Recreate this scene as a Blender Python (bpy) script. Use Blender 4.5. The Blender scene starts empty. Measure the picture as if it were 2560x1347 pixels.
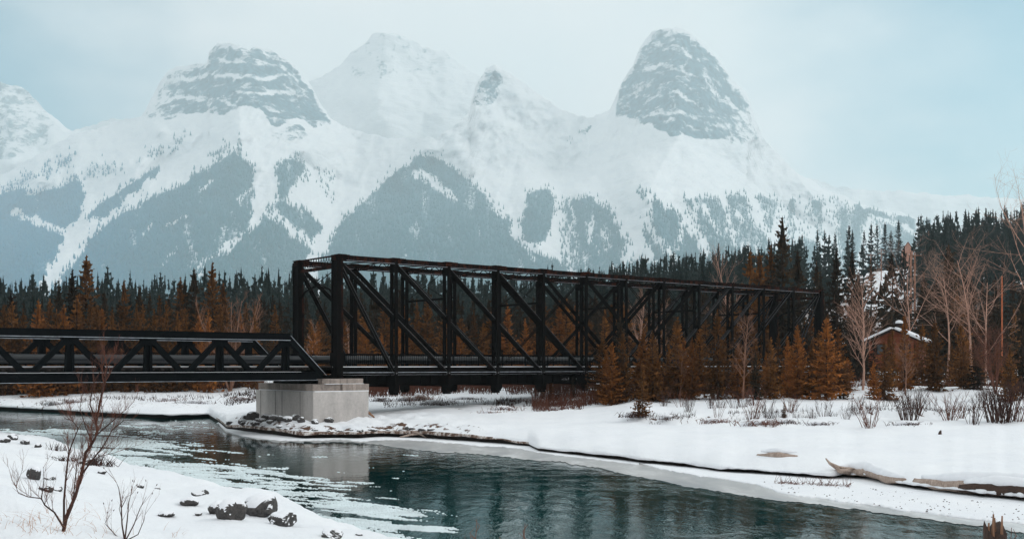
import bpy, bmesh, math, random
import numpy as np
from mathutils import Vector, Matrix

R = math.radians
rng = np.random.default_rng(7)
random.seed(7)
scene = bpy.context.scene
COL = scene.collection

# ------------------------------------------------------------------ frame of reference
# camera at the origin of X/Y, EYE metres above the river (z = 0), looking along +Y.
F, CX, HZ, EYE = 2700.0, 1280.0, 912.0, 4.6
def px_x(px, Y): return (px - CX) / F * Y
def py_z(py, Y): return EYE - (py - HZ) / F * Y
def at(px, py, Y): return Vector((px_x(px, Y), Y, py_z(py, Y)))

# ------------------------------------------------------------------ noise
_T = [np.random.default_rng(100 + i).random((256, 256)) for i in range(8)]
def vnoise(x, y, s=0):
    x = np.asarray(x, float); y = np.asarray(y, float)
    xi = np.floor(x).astype(int); yi = np.floor(y).astype(int)
    fx = x - xi; fy = y - yi
    fx = fx * fx * (3 - 2 * fx); fy = fy * fy * (3 - 2 * fy)
    T = _T[s % 8]
    a = T[xi & 255, yi & 255]; b = T[(xi + 1) & 255, yi & 255]
    c = T[xi & 255, (yi + 1) & 255]; d = T[(xi + 1) & 255, (yi + 1) & 255]
    return (a * (1 - fx) + b * fx) * (1 - fy) + (c * (1 - fx) + d * fx) * fy
def fbm(x, y, octv=4, s=0):
    v = 0.0; a = 0.5; t = 0.0
    for k in range(octv):
        v = v + a * vnoise(x * 2 ** k + 13.7 * k, y * 2 ** k + 5.1 * k, s + k); t += a; a *= 0.5
    return v / t
def sstep(a, b, x):
    t = np.clip((np.asarray(x, float) - a) / (b - a), 0, 1)
    return t * t * (3 - 2 * t)
def interp(x, pts):
    p = np.array(pts, float)
    return np.interp(x, p[:, 0], p[:, 1])
def inpoly(x, y, poly):
    x = np.asarray(x, float); y = np.asarray(y, float)
    r = np.zeros(np.broadcast(x, y).shape, bool); n = len(poly); j = n - 1
    for i in range(n):
        xi, yi = poly[i]; xj, yj = poly[j]
        if yi != yj:
            c = ((yi > y) != (yj > y)) & (x < (xj - xi) * (y - yi) / (yj - yi) + xi)
            r ^= c
        j = i
    return r
def seg_dist(x, y, pts, sx=1.0, sy=1.0):
    d = np.full(np.broadcast(x, y).shape, 1e9)
    for (x0, y0), (x1, y1) in zip(pts[:-1], pts[1:]):
        vx, vy = (x1 - x0) / sx, (y1 - y0) / sy
        wx, wy = (x - x0) / sx, (y - y0) / sy
        t = np.clip((wx * vx + wy * vy) / (vx * vx + vy * vy + 1e-9), 0, 1)
        d = np.minimum(d, np.hypot(wx - t * vx, wy - t * vy))
    return d

# ------------------------------------------------------------------ objects
def link(o, parent=None):
    COL.objects.link(o)
    if parent is not None: o.parent = parent
    return o
def tag(o, label=None, cat=None, group=None, kind=None):
    if label: o['label'] = label
    if cat: o['category'] = cat
    if group: o['group'] = group
    if kind: o['kind'] = kind
    return o
def empty(name, loc=(0, 0, 0), label=None, cat=None, group=None):
    o = bpy.data.objects.new(name, None); o.location = loc; o.empty_display_size = 0.2
    link(o); return tag(o, label, cat, group)
def np_mesh(name, V, faces, mats=(), smooth=False, mat_idx=None, attrs=None):
    """V (n,3); faces: list of integer arrays (m,3) or (m,4)"""
    me = bpy.data.meshes.new(name)
    V = np.asarray(V, np.float32)
    fl = [np.asarray(f, np.int32) for f in (faces if isinstance(faces, (list, tuple)) else [faces]) if len(f)]
    me.vertices.add(len(V)); me.vertices.foreach_set('co', V.ravel())
    nl = sum(f.size for f in fl); npol = sum(len(f) for f in fl)
    me.loops.add(nl); me.polygons.add(npol)
    me.loops.foreach_set('vertex_index', np.concatenate([f.ravel() for f in fl]))
    tot = np.concatenate([np.full(len(f), f.shape[1], np.int32) for f in fl])
    st = np.concatenate([[0], np.cumsum(tot)[:-1]]).astype(np.int32)
    me.polygons.foreach_set('loop_start', st)
    me.polygons.foreach_set('loop_total', tot)
    if smooth: me.polygons.foreach_set('use_smooth', np.ones(npol, bool))
    for m in mats: me.materials.append(m)
    if mat_idx is not None: me.polygons.foreach_set('material_index', np.asarray(mat_idx, np.int32))
    for k, a in (attrs or {}).items():
        at_ = me.attributes.new(k, 'FLOAT', 'POINT'); at_.data.foreach_set('value', np.asarray(a, np.float32))
    me.update(calc_edges=True); me.validate()
    return me
def np_obj(name, V, faces, mats, parent=None, **kw):
    if not isinstance(mats, (list, tuple)): mats = [mats]
    return link(bpy.data.objects.new(name, np_mesh(name, V, faces, mats, **kw)), parent)
def grid_faces(nr, nc):
    i = np.arange(nr - 1)[:, None] * nc + np.arange(nc - 1)[None, :]
    i = i.ravel()
    return np.stack([i, i + 1, i + nc + 1, i + nc], 1)

class MB:
    """collects boxes, bars and tubes, builds ONE mesh object"""
    def __init__(s): s.v = []; s.f = []; s.m = []; s.cur = 0
    def add(s, vs, fs):
        n = len(s.v); s.v += [tuple(v) for v in vs]
        for f in fs: s.f.append([n + i for i in f]); s.m.append(s.cur)
        return s
    def box(s, c, ax, ay, az):
        c = Vector(c); ax = Vector(ax) / 2; ay = Vector(ay) / 2; az = Vector(az) / 2
        vs = [c + sx * ax + sy * ay + sz * az for sz in (-1, 1) for sy in (-1, 1) for sx in (-1, 1)]
        return s.add(vs, [(0, 2, 3, 1), (4, 5, 7, 6), (0, 1, 5, 4), (2, 6, 7, 3), (0, 4, 6, 2), (1, 3, 7, 5)])
    def bar(s, p0, p1, side, w, h):
        """bar from p0 to p1, width w along 'side', height h across"""
        p0 = Vector(p0); p1 = Vector(p1); d = (p1 - p0)
        sd = Vector(side); sd = (sd - d.normalized() * sd.dot(d.normalized())).normalized()
        up = d.normalized().cross(sd)
        return s.box((p0 + p1) / 2, d, sd * w, up * h)
    def tube(s, pts, rad, n=6, cap=True, jit=0):
        pts = [Vector(p) for p in pts]
        if not isinstance(rad, (list, tuple)): rad = [rad] * len(pts)
        base = len(s.v); prev = None; rings = []
        for i, p in enumerate(pts):
            d = (pts[min(i + 1, len(pts) - 1)] - pts[max(i - 1, 0)]).normalized()
            if prev is None:
                a = Vector((0, 0, 1)) if abs(d.z) < .9 else Vector((1, 0, 0))
                prev = d.cross(a).normalized()
            prev = (prev - d * prev.dot(d)).normalized(); b = d.cross(prev)
            rings.append([p + (prev * math.cos(2 * math.pi * k / n) + b * math.sin(2 * math.pi * k / n)) * rad[i] for k in range(n)])
        if jit:
            for i, r_ in enumerate(rings):
                for k in range(n):
                    w = (float(vnoise(i * .7 + 3 + base, k * 1.7, 3)) - .5) * 2 * jit; r_[k] = pts[i] + (r_[k] - pts[i]) * (1 + w)
        fs = []
        for i in range(len(pts) - 1):
            for k in range(n):
                fs.append((i * n + k, i * n + (k + 1) % n, (i + 1) * n + (k + 1) % n, (i + 1) * n + k))
        if cap:
            fs.append(tuple(reversed(range(n)))); fs.append(tuple((len(pts) - 1) * n + k for k in range(n)))
        return s.add([v for r in rings for v in r], fs)
    def build(s, name, mats, parent=None, smooth=False, bevel=0):
        me = bpy.data.meshes.new(name); me.from_pydata(s.v, [], s.f)
        for m in (mats if isinstance(mats, (list, tuple)) else [mats]): me.materials.append(m)
        me.polygons.foreach_set('material_index', s.m)
        if smooth: me.polygons.foreach_set('use_smooth', [True] * len(s.f))
        me.update()
        return link(bpy.data.objects.new(name, me), parent)

# ------------------------------------------------------------------ materials
class NT:
    def __init__(s, name):
        s.m = bpy.data.materials.new(name); s.m.use_nodes = True
        s.t = s.m.node_tree; s.n = s.t.nodes; s.b = s.n['Principled BSDF']
    def new(s, typ, **kw):
        n = s.n.new(typ)
        for k, v in kw.items():
            if hasattr(n, k): setattr(n, k, v)
        return n
    def lk(s, a, b): s.t.links.new(a, b)
    def setp(s, **kw):
        for k, v in kw.items():
            i = s.b.inputs[k.replace('_', ' ')]
            i.default_value = (*v, 1) if isinstance(v, tuple) and len(v) == 3 else v
        return s
    def coord(s, which='Object', scale=(1, 1, 1)):
        tc = s.new('ShaderNodeTexCoord'); mp = s.new('ShaderNodeMapping')
        mp.inputs['Scale'].default_value = scale
        s.lk(tc.outputs[which], mp.inputs['Vector']); return mp.outputs['Vector']
    def pos(s, scale=(1, 1, 1)):
        g = s.new('ShaderNodeNewGeometry'); mp = s.new('ShaderNodeMapping')
        mp.inputs['Scale'].default_value = scale
        s.lk(g.outputs['Position'], mp.inputs['Vector']); return mp.outputs['Vector']
    def noise(s, vec, scale=1, detail=4, rough=.5, dist=0):
        n = s.new('ShaderNodeTexNoise'); n.inputs['Scale'].default_value = scale
        n.inputs['Detail'].default_value = detail; n.inputs['Roughness'].default_value = rough
        n.inputs['Distortion'].default_value = dist
        s.lk(vec, n.inputs['Vector']); return n.outputs['Fac']
    def ramp(s, fac, stops):
        r = s.new('ShaderNodeValToRGB'); e = r.color_ramp.elements
        while len(e) < len(stops): e.new(0.5)
        for el, (p, c) in zip(e, stops):
            el.position = p
            c = (c, c, c) if not isinstance(c, tuple) else c
            el.color = (*c, 1)
        s.lk(fac, r.inputs['Fac']); return r.outputs['Color']
    def mix(s, fac, a, b):
        m = s.new('ShaderNodeMix', data_type='RGBA')
        for sock, v in ((m.inputs['Factor'], fac), (m.inputs['A'] if 0 else m.inputs[6], a), (m.inputs[7], b)):
            if hasattr(v, 'is_output'): s.lk(v, sock)
            else: sock.default_value = (*v, 1) if isinstance(v, tuple) else v
        return m.outputs[2]
    def math(s, op, a, b=None, clamp=False):
        m = s.new('ShaderNodeMath', operation=op); m.use_clamp = clamp
        for sock, v in ((m.inputs[0], a), (m.inputs[1], b)):
            if v is None: continue
            if hasattr(v, 'is_output'): s.lk(v, sock)
            else: sock.default_value = v
        return m.outputs[0]
    def attr(s, name):
        a = s.new('ShaderNodeAttribute'); a.attribute_name = name; return a.outputs['Fac']
    def bump(s, h, strength=.3, dist=.1):
        b = s.new('ShaderNodeBump'); b.inputs['Strength'].default_value = strength; b.inputs['Distance'].default_value = dist
        s.lk(h, b.inputs['Height']); s.lk(b.outputs['Normal'], s.b.inputs['Normal'])
    def color(s, c): s.lk(c, s.b.inputs['Base Color']); return s

SNOWC = (.84, .855, .88)
def flat_mat(name, c, rough=.8, spec=.3, var=0.25, scale=6.0, bump=0.0):
    t = NT(name); v = t.coord('Object')
    n = t.noise(v, scale, 5, .6)
    lo = tuple(x * (1 - var) for x in c); hi = tuple(min(1, x * (1 + var)) for x in c)
    t.color(t.ramp(n, [(.3, lo), (.7, hi)])); t.setp(Roughness=rough); t.b.inputs['Specular IOR Level'].default_value = spec
    if bump: t.bump(n, bump, .05)
    return t.m

def mk_snow():
    t = NT('snow'); v = t.pos()
    n1 = t.noise(v, .35, 5, .55); n2 = t.noise(v, 9, 4, .6); n3 = t.noise(v, 2.2, 5, .6)
    c = t.ramp(n1, [(.3, (.80, .815, .85)), (.7, (.87, .88, .9))])
    # dead grass, twigs and blown earth showing through where the attribute says so
    d = t.attr('dirt')
    k = t.math('ADD', t.math('MULTIPLY', d, 1.0), t.math('MULTIPLY', t.math('SUBTRACT', n3, .5), 1.3))
    k = t.ramp(k, [(.52, 0), (.62, 1)])
    soil = t.ramp(n2, [(.35, (.035, .02, .014)), (.65, (.17, .085, .05))])
    c = t.mix(k, c, soil)
    t.color(c); t.setp(Roughness=.75); t.b.inputs['Specular IOR Level'].default_value = .2
    n5 = t.noise(v, 34, 3, .7)
    h = t.math('ADD', t.math('ADD', t.math('MULTIPLY', n3, 1.0), t.math('MULTIPLY', n2, .4)), t.math('MULTIPLY', n5, .16)); h = t.math('ADD', h, t.math('MULTIPLY', n1, 2.2))
    t.bump(h, .5, .13)
    return t.m
M = {}
M['snow'] = mk_snow()
M['soil'] = flat_mat('wet_soil', (.018, .012, .009), .9, .2, .5, 5, .3)
def mk_icicle():
    t = NT('dirty_bank'); v = t.pos(); n = t.noise(v, 3, 5, .65); n2 = t.noise(v, .6, 3, .5)
    c = t.ramp(n, [(.32, (.02, .013, .01)), (.46, (.16, .09, .06)), (.60, (.62, .58, .55))])
    t.color(c); t.setp(Roughness=.8); t.bump(n, .6, .1); return t.m
M['bank'] = mk_icicle()

# ------------------------------------------------------------------ the ground sheet on the far side
YW_PTS = [(px, 12420 / (py - HZ)) for px, py in [(-1700, 1000), (-600, 1010), (0, 1024), (150, 1031), (300, 1040), (420, 1046), (500, 1043),
     (522, 1042), (548, 1058), (566, 1073), (620, 1081), (700, 1091), (760, 1098), (850, 1096), (900, 1098), (960, 1093), (1040, 1096), (1150, 1104),
     (1250, 1111), (1322, 1117), (1345, 1129), (1450, 1141), (1600, 1159), (1800, 1181), (1950, 1193), (2080, 1199), (2110, 1196), (2180, 1202),
     (2220, 1214), (2300, 1228), (2450, 1245), (2560, 1256), (3000, 1310), (4300, 1450)]]
YS_PTS = [(-1700, 141), (-600, 126), (0, 111), (300, 97), (520, 95), (700, 84), (850, 70), (960, 68.6), (1150, 64.7), (1345, 58), (1600, 50.3), (1950, 44.2), (2560, 36.1), (3000, 31), (4300, 23)]
H_PTS = [(-1700, 10), (-600, 10), (0, 12.5), (400, 14), (740, 14.5), (1250, 14), (1480, 17), (1700, 24.5), (2000, 32), (2300, 41), (2560, 46), (3000, 51), (4300, 56)]
def Yw(px): return interp(px, YW_PTS) + 0.5 * (fbm(np.asarray(px) * .02, np.asarray(px) * 0 + 3.3, 3, 2) - .5)
def far_z(px, Y):
    """height of the snow on the far side"""
    px = np.asarray(px, float); Y = np.asarray(Y, float)
    yw = Yw(px); s = np.maximum(Y - yw, 0); s2 = np.maximum(Y - interp(px, YS_PTS), 0)
    X = px_x(px, Y)
    lip = .29 + .2 * (fbm(px * .012, px * 0, 3, 1) - .4) + .10 * sstep(600, 300, px) + .16 * sstep(560, 620, px) * sstep(1300, 1150, px)
    z = lip + .42 * (1 - np.exp(-s / 1.3)) + .036 * np.minimum(s2, 45) + .012 * np.maximum(s2 - 45, 0) * sstep(400, 45, s2)
    # the low step of the meadow bank on the right
    led = 64 + 5 * (fbm(px * .01, px * 0 + 9, 4, 4) - .5)
    z = z + .36 * sstep(led - .25, led + .45, Y) * sstep(1500, 1600, px)
    # low hummocks under the trees
    z = z + (fbm(X * .06, Y * .06, 3, 5) - .5) * .9 * sstep(6, 30, s) + (fbm(X * .35, Y * .35, 3, 6) - .5) * .28 * sstep(.2, 2.5, s)
    # stony peninsula round the pier
    pen = sstep(520, 600, px) * sstep(1330, 1000, px) * sstep(0, 1, s) * sstep(12, 5, s)
    z = z + pen * (fbm(X * 1.1, Y * 1.1, 3, 2) - .45) * .55
    # wooded hill
    H = interp(px, H_PTS)
    hh = H * (sstep(125, 430, Y) * .75 + .25 * np.clip((Y - 125) / 305, 0, 1))
    z = z + hh * (1 - .75 * sstep(440, 900, Y)) * (1 + .10 * (fbm(X * .012, Y * .012, 3, 3) - .5))
    return z
def ground(px, Y): return float(far_z(np.array([float(px)]), np.array([float(Y)]))[0])
def gpt(px, Y): return Vector((px_x(px, Y), Y, ground(px, Y)))
def far_hit(px, py, lo=25, hi=260):
    Ys = np.geomspace(lo, hi, 900); pp = np.full(900, float(px))
    zz = far_z(pp, Ys); pr = HZ + (EYE - zz) / Ys * F
    ok = (Ys > Yw(pp)) & (pr <= py)
    return float(Ys[np.argmax(ok)]) if ok.any() else hi

pxs = np.concatenate([np.arange(-1700, 490, 9), np.arange(490, 620, 3), np.arange(620, 2620, 6), np.arange(2620, 4300, 12)]).astype(float)
s_top = np.concatenate([[.18, .4], .6 * 1.041 ** np.arange(0, 219)])
prof_s = np.concatenate([[.7, .5, .45, .02, -.16], s_top * 0 + 0])[:5]
rowsY, rowsZ = [], []
yw = Yw(pxs); lip0 = far_z(pxs, yw)
jag = fbm(pxs * .06, pxs * 0 + 1, 3, 3)
und = .10 + .17 * fbm(pxs * .02, pxs * 0 + 6, 3, 5) + .10 * sstep(560, 620, pxs) * sstep(1320, 1200, pxs) + .10 * sstep(620, 300, pxs) * fbm(pxs * .03, pxs * 0, 2, 7)
for ds, dz in ((.75, -.5), (.55, .0), (.5, .02)):
    rowsY.append(yw + ds); rowsZ.append(np.full_like(pxs, dz))
rowsY.append(yw + .10 + .3 * (jag - .5)); rowsZ.append(np.minimum(und, lip0 - .07))
rowsY.append(yw - .12 + .35 * (jag - .5)); rowsZ.append(np.minimum(und + .03, lip0 - .04))
rowsY.append(yw - .16 + .35 * (jag - .5)); rowsZ.append(.45 * np.minimum(und + .03, lip0 - .04) + .55 * lip0)
rowsY.append(yw - .06 + .3 * (jag - .5)); rowsZ.append(lip0 + .02)
n_dark = 5
for s in s_top:
    Y = yw + s; rowsY.append(Y); rowsZ.append(far_z(pxs, Y))
GY = np.array(rowsY); GZ = np.array(rowsZ); GP = np.broadcast_to(pxs, GY.shape)
V = np.stack([px_x(GP, GY), GY, GZ], -1).reshape(-1, 3)
fc = grid_faces(*GY.shape)
nc = len(pxs); frow = np.repeat(np.arange(GY.shape[0] - 1), nc - 1); fpx = np.tile(pxs[:-1], GY.shape[0] - 1)
mi = np.zeros(len(fc), int)
mi[frow < n_dark - 1] = 1
mi[(frow >= n_dark - 1) & (frow <= n_dark) & ((fpx > 540) & (fpx < 1230 + 90 * (frow == n_dark - 1)))] = 2
ledge = 64 + 5 * (fbm(GP * .01, GP * 0 + 9, 4, 4) - .5)
dirt = .60 * np.exp(-((GY - ledge - .1) / .45) ** 2) * sstep(1540, 1620, GP) * sstep(.44, .62, fbm(GP * .016, GY * .3, 4, 1))
Sd = GY - Yw(GP)
dirt = np.maximum(dirt, .62 * sstep(540, 600, GP) * sstep(1340, 1150, GP) * sstep(3.4, 1.2, Sd) * sstep(-.3, .3, Sd) * (fbm(GP * .03, Sd * .8, 3, 4) + .28))
dirt = np.maximum(dirt, .42 * sstep(560, 500, GP) * np.exp(-((Sd - 9) / 1.5) ** 2) * (fbm(GP * .012, GY * .05, 2, 2) > .52))
dirt = np.maximum(dirt, .5 * sstep(940, 1000, GP) * sstep(1340, 1260, GP) * (np.exp(-((Sd - 17 + (GP - 1000) * .012) / 1.2) ** 2)) * (fbm(GP * .015, GY * .05, 2, 6) > .48))
dirt = np.maximum(dirt, .40 * sstep(85, 100, GY) * sstep(140, 120, GY) * sstep(2180, 2080, GP))
GPY = HZ + (EYE - GZ) / GY * F
CLEAR = [[(1985, 705), (2040, 690), (2130, 686), (2180, 650), (2215, 635), (2250, 605), (2290, 610), (2305, 660), (2295, 730), (2205, 775), (2090, 760), (1995, 745)], [(2310, 600), (2335, 600), (2340, 650), (2310, 650)], [(2420, 694), (2620, 676), (2620, 720), (2420, 728)]]
cm = np.zeros(GP.shape, bool)
for q in CLEAR: cm |= inpoly(GP, GPY, q)
dirt = np.maximum(dirt, .62 * sstep(840, 900, GP) * sstep(1540, 1480, GP) * sstep(101, 108, GY) * sstep(160, 140, GY))
# needle litter and brush on the floor of the wood, bare snow in its clearings
dirt = np.maximum(dirt, np.where(cm, 0, .62) * sstep(125, 150, GY) * sstep(900, 600, GY))
g = np_obj('ground', V, fc, [M['snow'], M['soil'], M['bank']], smooth=True, mat_idx=mi, attrs={'dirt': dirt.ravel()})
tag(g, kind='structure')

# ------------------------------------------------------------------ the near bank
YN_PTS = [(px, 12420 / (py - HZ)) for px, py in [(-1600, 1040), (-500, 1062), (0, 1094), (70, 1106), (130, 1122), (200, 1142), (280, 1166), (340, 1184), (400, 1206), (480, 1218),
     (600, 1244), (660, 1262), (735, 1290), (780, 1304), (840, 1325), (920, 1350), (1030, 1395), (1400, 1440), (2000, 1450), (2500, 1430), (3600, 1430)]]
def Yn(px): return interp(px, YN_PTS) + .6 * (fbm(np.asarray(px) * .03, np.asarray(px) * 0 + 7, 3, 2) - .5)
def near_z(px, Y):
    px = np.asarray(px, float); Y = np.asarray(Y, float)
    s = np.maximum(Yn(px) - Y, 0); X = px_x(px, Y)
    z = .10 + .45 * (1 - np.exp(-s / 1.0)) + .031 * np.minimum(s, 45)
    z = z + (fbm(X * .25, Y * .25, 3, 5) - .5) * .62 * sstep(.2, 2.5, s) + (fbm(X * 1.2, Y * 1.2, 3, 1) - .5) * .20 * sstep(0, 1, s)
    return z
def near_ground(px, Y): return float(near_z(np.array([float(px)]), np.array([float(Y)]))[0])
def near_hit(px, py):
    Ys = np.linspace(6, 75, 1800); pp = np.full(1800, float(px))
    pr = HZ + (EYE - near_z(pp, Ys)) / Ys * F
    ok = pr <= py
    return float(Ys[np.argmax(ok)])
pxn = np.concatenate([np.arange(-1600, 0, 16), np.arange(0, 1000, 5), np.arange(1000, 3600, 16)]).astype(float)
yn = Yn(pxn); rY = [yn + .5, yn + .12, yn, ]; rZ = [np.full_like(pxn, -.4), np.full_like(pxn, -.03), near_z(pxn, yn)]
for k in np.concatenate([np.linspace(.012, .12, 12), np.linspace(.135, .96, 120)]):
    Y = yn * (1 - k); rY.append(Y); rZ.append(near_z(pxn, Y))
GY = np.array(rY); GZ = np.array(rZ); GP = np.broadcast_to(pxn, GY.shape)
V = np.stack([px_x(GP, GY), GY, GZ], -1).reshape(-1, 3)
fc = grid_faces(*GY.shape)[:, ::-1]
o = np_obj('snowy_riverbank', V, fc, [M['snow']], smooth=True, attrs={'dirt': np.zeros(GY.size)})
tag(o, kind='structure')

# ------------------------------------------------------------------ river
def mk_water():
    t = NT('river_water'); v = t.pos((1, .55, 1))
    n1 = t.noise(v, 1.3, 5, .62, .4); n2 = t.noise(t.pos((.5, .14, 1)), .5, 4, .55, .6); n3 = t.noise(t.pos((.35, .1, 1)), .22, 3, .5, .8)
    t.color(t.ramp(n3, [(.35, (.001, .018, .018)), (.65, (.004, .060, .056))]))
    t.setp(Roughness=.04); t.b.inputs['IOR'].default_value = 1.33
    h = t.math('ADD', t.math('MULTIPLY', n1, .5), t.math('MULTIPLY', n2, 1.0))
    # calmer and choppier reaches of the current
    b = t.new('ShaderNodeBump'); b.inputs['Distance'].default_value = .13
    t.lk(t.ramp(n3, [(.38, .07), (.62, .65)]), b.inputs['Strength']); t.lk(h, b.inputs['Height']); t.lk(b.outputs['Normal'], t.b.inputs['Normal'])
    return t.m
M['water'] = mk_water()
w = np_obj('river_water', [(-260, 2, 0), (200, 2, 0), (200, 190, 0), (-260, 190, 0)], np.array([[0, 1, 2, 3]]), M['water']); tag(w, kind='structure')

def mk_ice():
    t = NT('grey_shelf_ice'); n = t.noise(t.pos((1, .4, 1)), .8, 5, .6, .5); n2 = t.noise(t.pos((1, .25, 1)), .35, 3, .5)
    k = t.math('ADD', t.math('MULTIPLY', n, .5), t.math('MULTIPLY', n2, .5))
    t.color(t.ramp(k, [(.36, (.30, .31, .32)), (.52, (.44, .435, .43)), (.64, (.7, .7, .7))]))
    t.setp(Roughness=.35); t.bump(n, .12, .03); return t.m
M['ice'] = mk_ice()
def shelf(name, p0, outer, z, mat, jag, thick, seed, step=4, kind='structure'):
    pts = np.array(outer, float); xs = np.arange(pts[0, 0], pts[-1, 0], step)
    j = (fbm(xs * .02, xs * 0, 3, seed) - .5) * jag + (vnoise(xs * .16, xs * 0, seed + 1) - .5) * jag * .35
    yo = 12420 / (interp(xs, outer) + j - HZ); yi = Yw(xs) + .6
    ta = np.clip((xs - xs[0]) / 60, 0, 1); yo = yi + (yo - yi) * ta ** .6; yo = np.minimum(yo, yi - .02)
    nr = 14; rows = [(yo + .03, np.full_like(xs, .005)), (yo, np.full_like(xs, z * .5 + .005))]
    for k in np.linspace(0, 1, nr):
        Y = yo + .04 + (yi - yo - .04) * k
        rows.append((Y, z + thick * (fbm(px_x(xs, Y) * .8, Y * .8, 3, seed) - .3) * min(1, .3 + k * 3)))
    YY = np.array([r[0] for r in rows]); ZZ = np.array([np.broadcast_to(r[1], xs.shape) for r in rows])
    V = np.stack([px_x(np.broadcast_to(xs, YY.shape), YY), YY, ZZ], -1).reshape(-1, 3)
    o = np_obj(name, V, grid_faces(*YY.shape), mat, smooth=True, attrs={'dirt': np.zeros(YY.size)}); return tag(o, kind=kind)
shelf('river_ice', None, [(545, 1086), (620, 1096), (700, 1105), (850, 1107), (950, 1113), (1010, 1120), (1100, 1129), (1250, 1141), (1400, 1156), (1500, 1173), (1600, 1192),
      (1700, 1212), (1800, 1230), (1900, 1245), (2050, 1262), (2200, 1283), (2350, 1302), (2560, 1332), (3000, 1390)], .03, M['ice'], 9, .004, 2)
shelf('frosted_ice', None, [(1590, 1163), (1700, 1184), (1800, 1197), (1900, 1214), (1950, 1234), (2060, 1250), (2150, 1261), (2200, 1267), (2240, 1279), (2300, 1284), (2450, 1302), (2560, 1313), (3200, 1390)],
      .06, M['snow'], 7, .05, 5, 3)
shelf('snow_covered_ice', None, [(545, 1080), (600, 1090), (680, 1101), (760, 1102), (850, 1100.5), (900, 1104), (960, 1100), (1040, 1103), (1150, 1111), (1250, 1119), (1300, 1124), (1345, 1134), (1500, 1151), (1600, 1163)],
      .055, M['snow'], 5, .03, 6, 3)

# ------------------------------------------------------------------ camera
cam = bpy.data.cameras.new('camera'); co = bpy.data.objects.new('camera', cam); COL.objects.link(co)
cam.sensor_width = 36; cam.lens = 36 * F / 2560; cam.shift_y = (HZ - 673.5) / 2560
co.location = (0, 0, EYE); co.rotation_euler = (R(90), 0, 0); cam.clip_start = .1; cam.clip_end = 40000
scene.camera = co
# ------------------------------------------------------------------ mountains
SIL = [(-900, 330), (-300, 400), (0, 440), (100, 385), (180, 338), (300, 302), (352, 290), (366, 268), (382, 238), (400, 205), (420, 176), (440, 166), (480, 162), (518, 156), (524, 128), (545, 110),
       (575, 108), (600, 114), (622, 126), (640, 115), (670, 124), (720, 150), (750, 178), (780, 220), (800, 258), (830, 300), (870, 322), (930, 338), (1000, 346), (1090, 342), (1130, 318), (1170, 285),
       (1188, 218), (1215, 172), (1236, 160), (1258, 176), (1300, 200), (1340, 232), (1400, 272), (1470, 296), (1522, 279), (1558, 198), (1580, 170), (1600, 120), (1632, 78), (1660, 73), (1694, 70), (1722, 81),
       (1760, 106), (1800, 150), (1830, 200), (1868, 233), (1880, 268), (1902, 335), (1932, 372), (1980, 420), (2050, 468), (2150, 508), (2300, 545), (2400, 562), (2600, 590), (3600, 660)]
SPURS = [([(1240, 175), (1140, 300), (1045, 390), (1010, 600), (1000, 800)], 280, 650),
         ([(640, 330), (610, 345), (470, 470), (300, 590), (150, 760)], 210, 380),
         ([(760, 380), (725, 405), (690, 530), (560, 640), (440, 760)], 130, 450),
         ([(400, 330), (330, 440), (200, 540), (60, 640)], 110, 300),
         ([(200, 400), (90, 460), (-100, 600)], 140, 400),
         ([(1340, 470), (1350, 640)], 60, 160), ([(1460, 490), (1490, 660)], 60, 160), ([(1610, 470), (1670, 640)], 70, 180), ([(1740, 500), (1790, 620)], 60, 160),
         ([(1690, 90), (1700, 330), (1620, 480)], 200, 500), ([(600, 120), (600, 330)], 180, 350), ([(2000, 450), (2150, 640)], 200, 500)]
_sx = np.arange(-1200, 3900, 10.); _k = np.exp(-.5 * (np.arange(-30, 31) / 11.) ** 2); _k /= _k.sum()
_st = np.convolve(np.pad(interp(_sx, SIL), 30, mode='edge'), _k, 'valid')
def mtn_Y(px, py):
    # long snow slopes rising to steep cliffs: the cliffs stand out of a smoother mountain body
    top = np.interp(px, _sx, _st); t = np.clip((905 - py) / (905 - top), 0, 1.35)
    Y = 3300 + 4500 * np.where(t < .72, .82 * (t / .72) ** 1.25, .82 + .14 * (t - .72) / .28)
    for pts, w, a in SPURS:
        d = seg_dist(px, py, pts); Y = Y - a * np.clip(1 - d / w, 0, 1) ** 1.2
    Y = Y + 260 * (fbm(px * .012, py * .012, 4, 1) - .5) + 90 * (fbm(px * .05 + py * .02, py * .04, 3, 3) - .5)
    return Y
def warp(px, py, a, s=.03, sd=0):
    return px + a * (fbm(px * s, py * s, 3, sd) - .5) * 2, py + a * (fbm(px * s + 40, py * s + 17, 3, sd + 1) - .5) * 2
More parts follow.
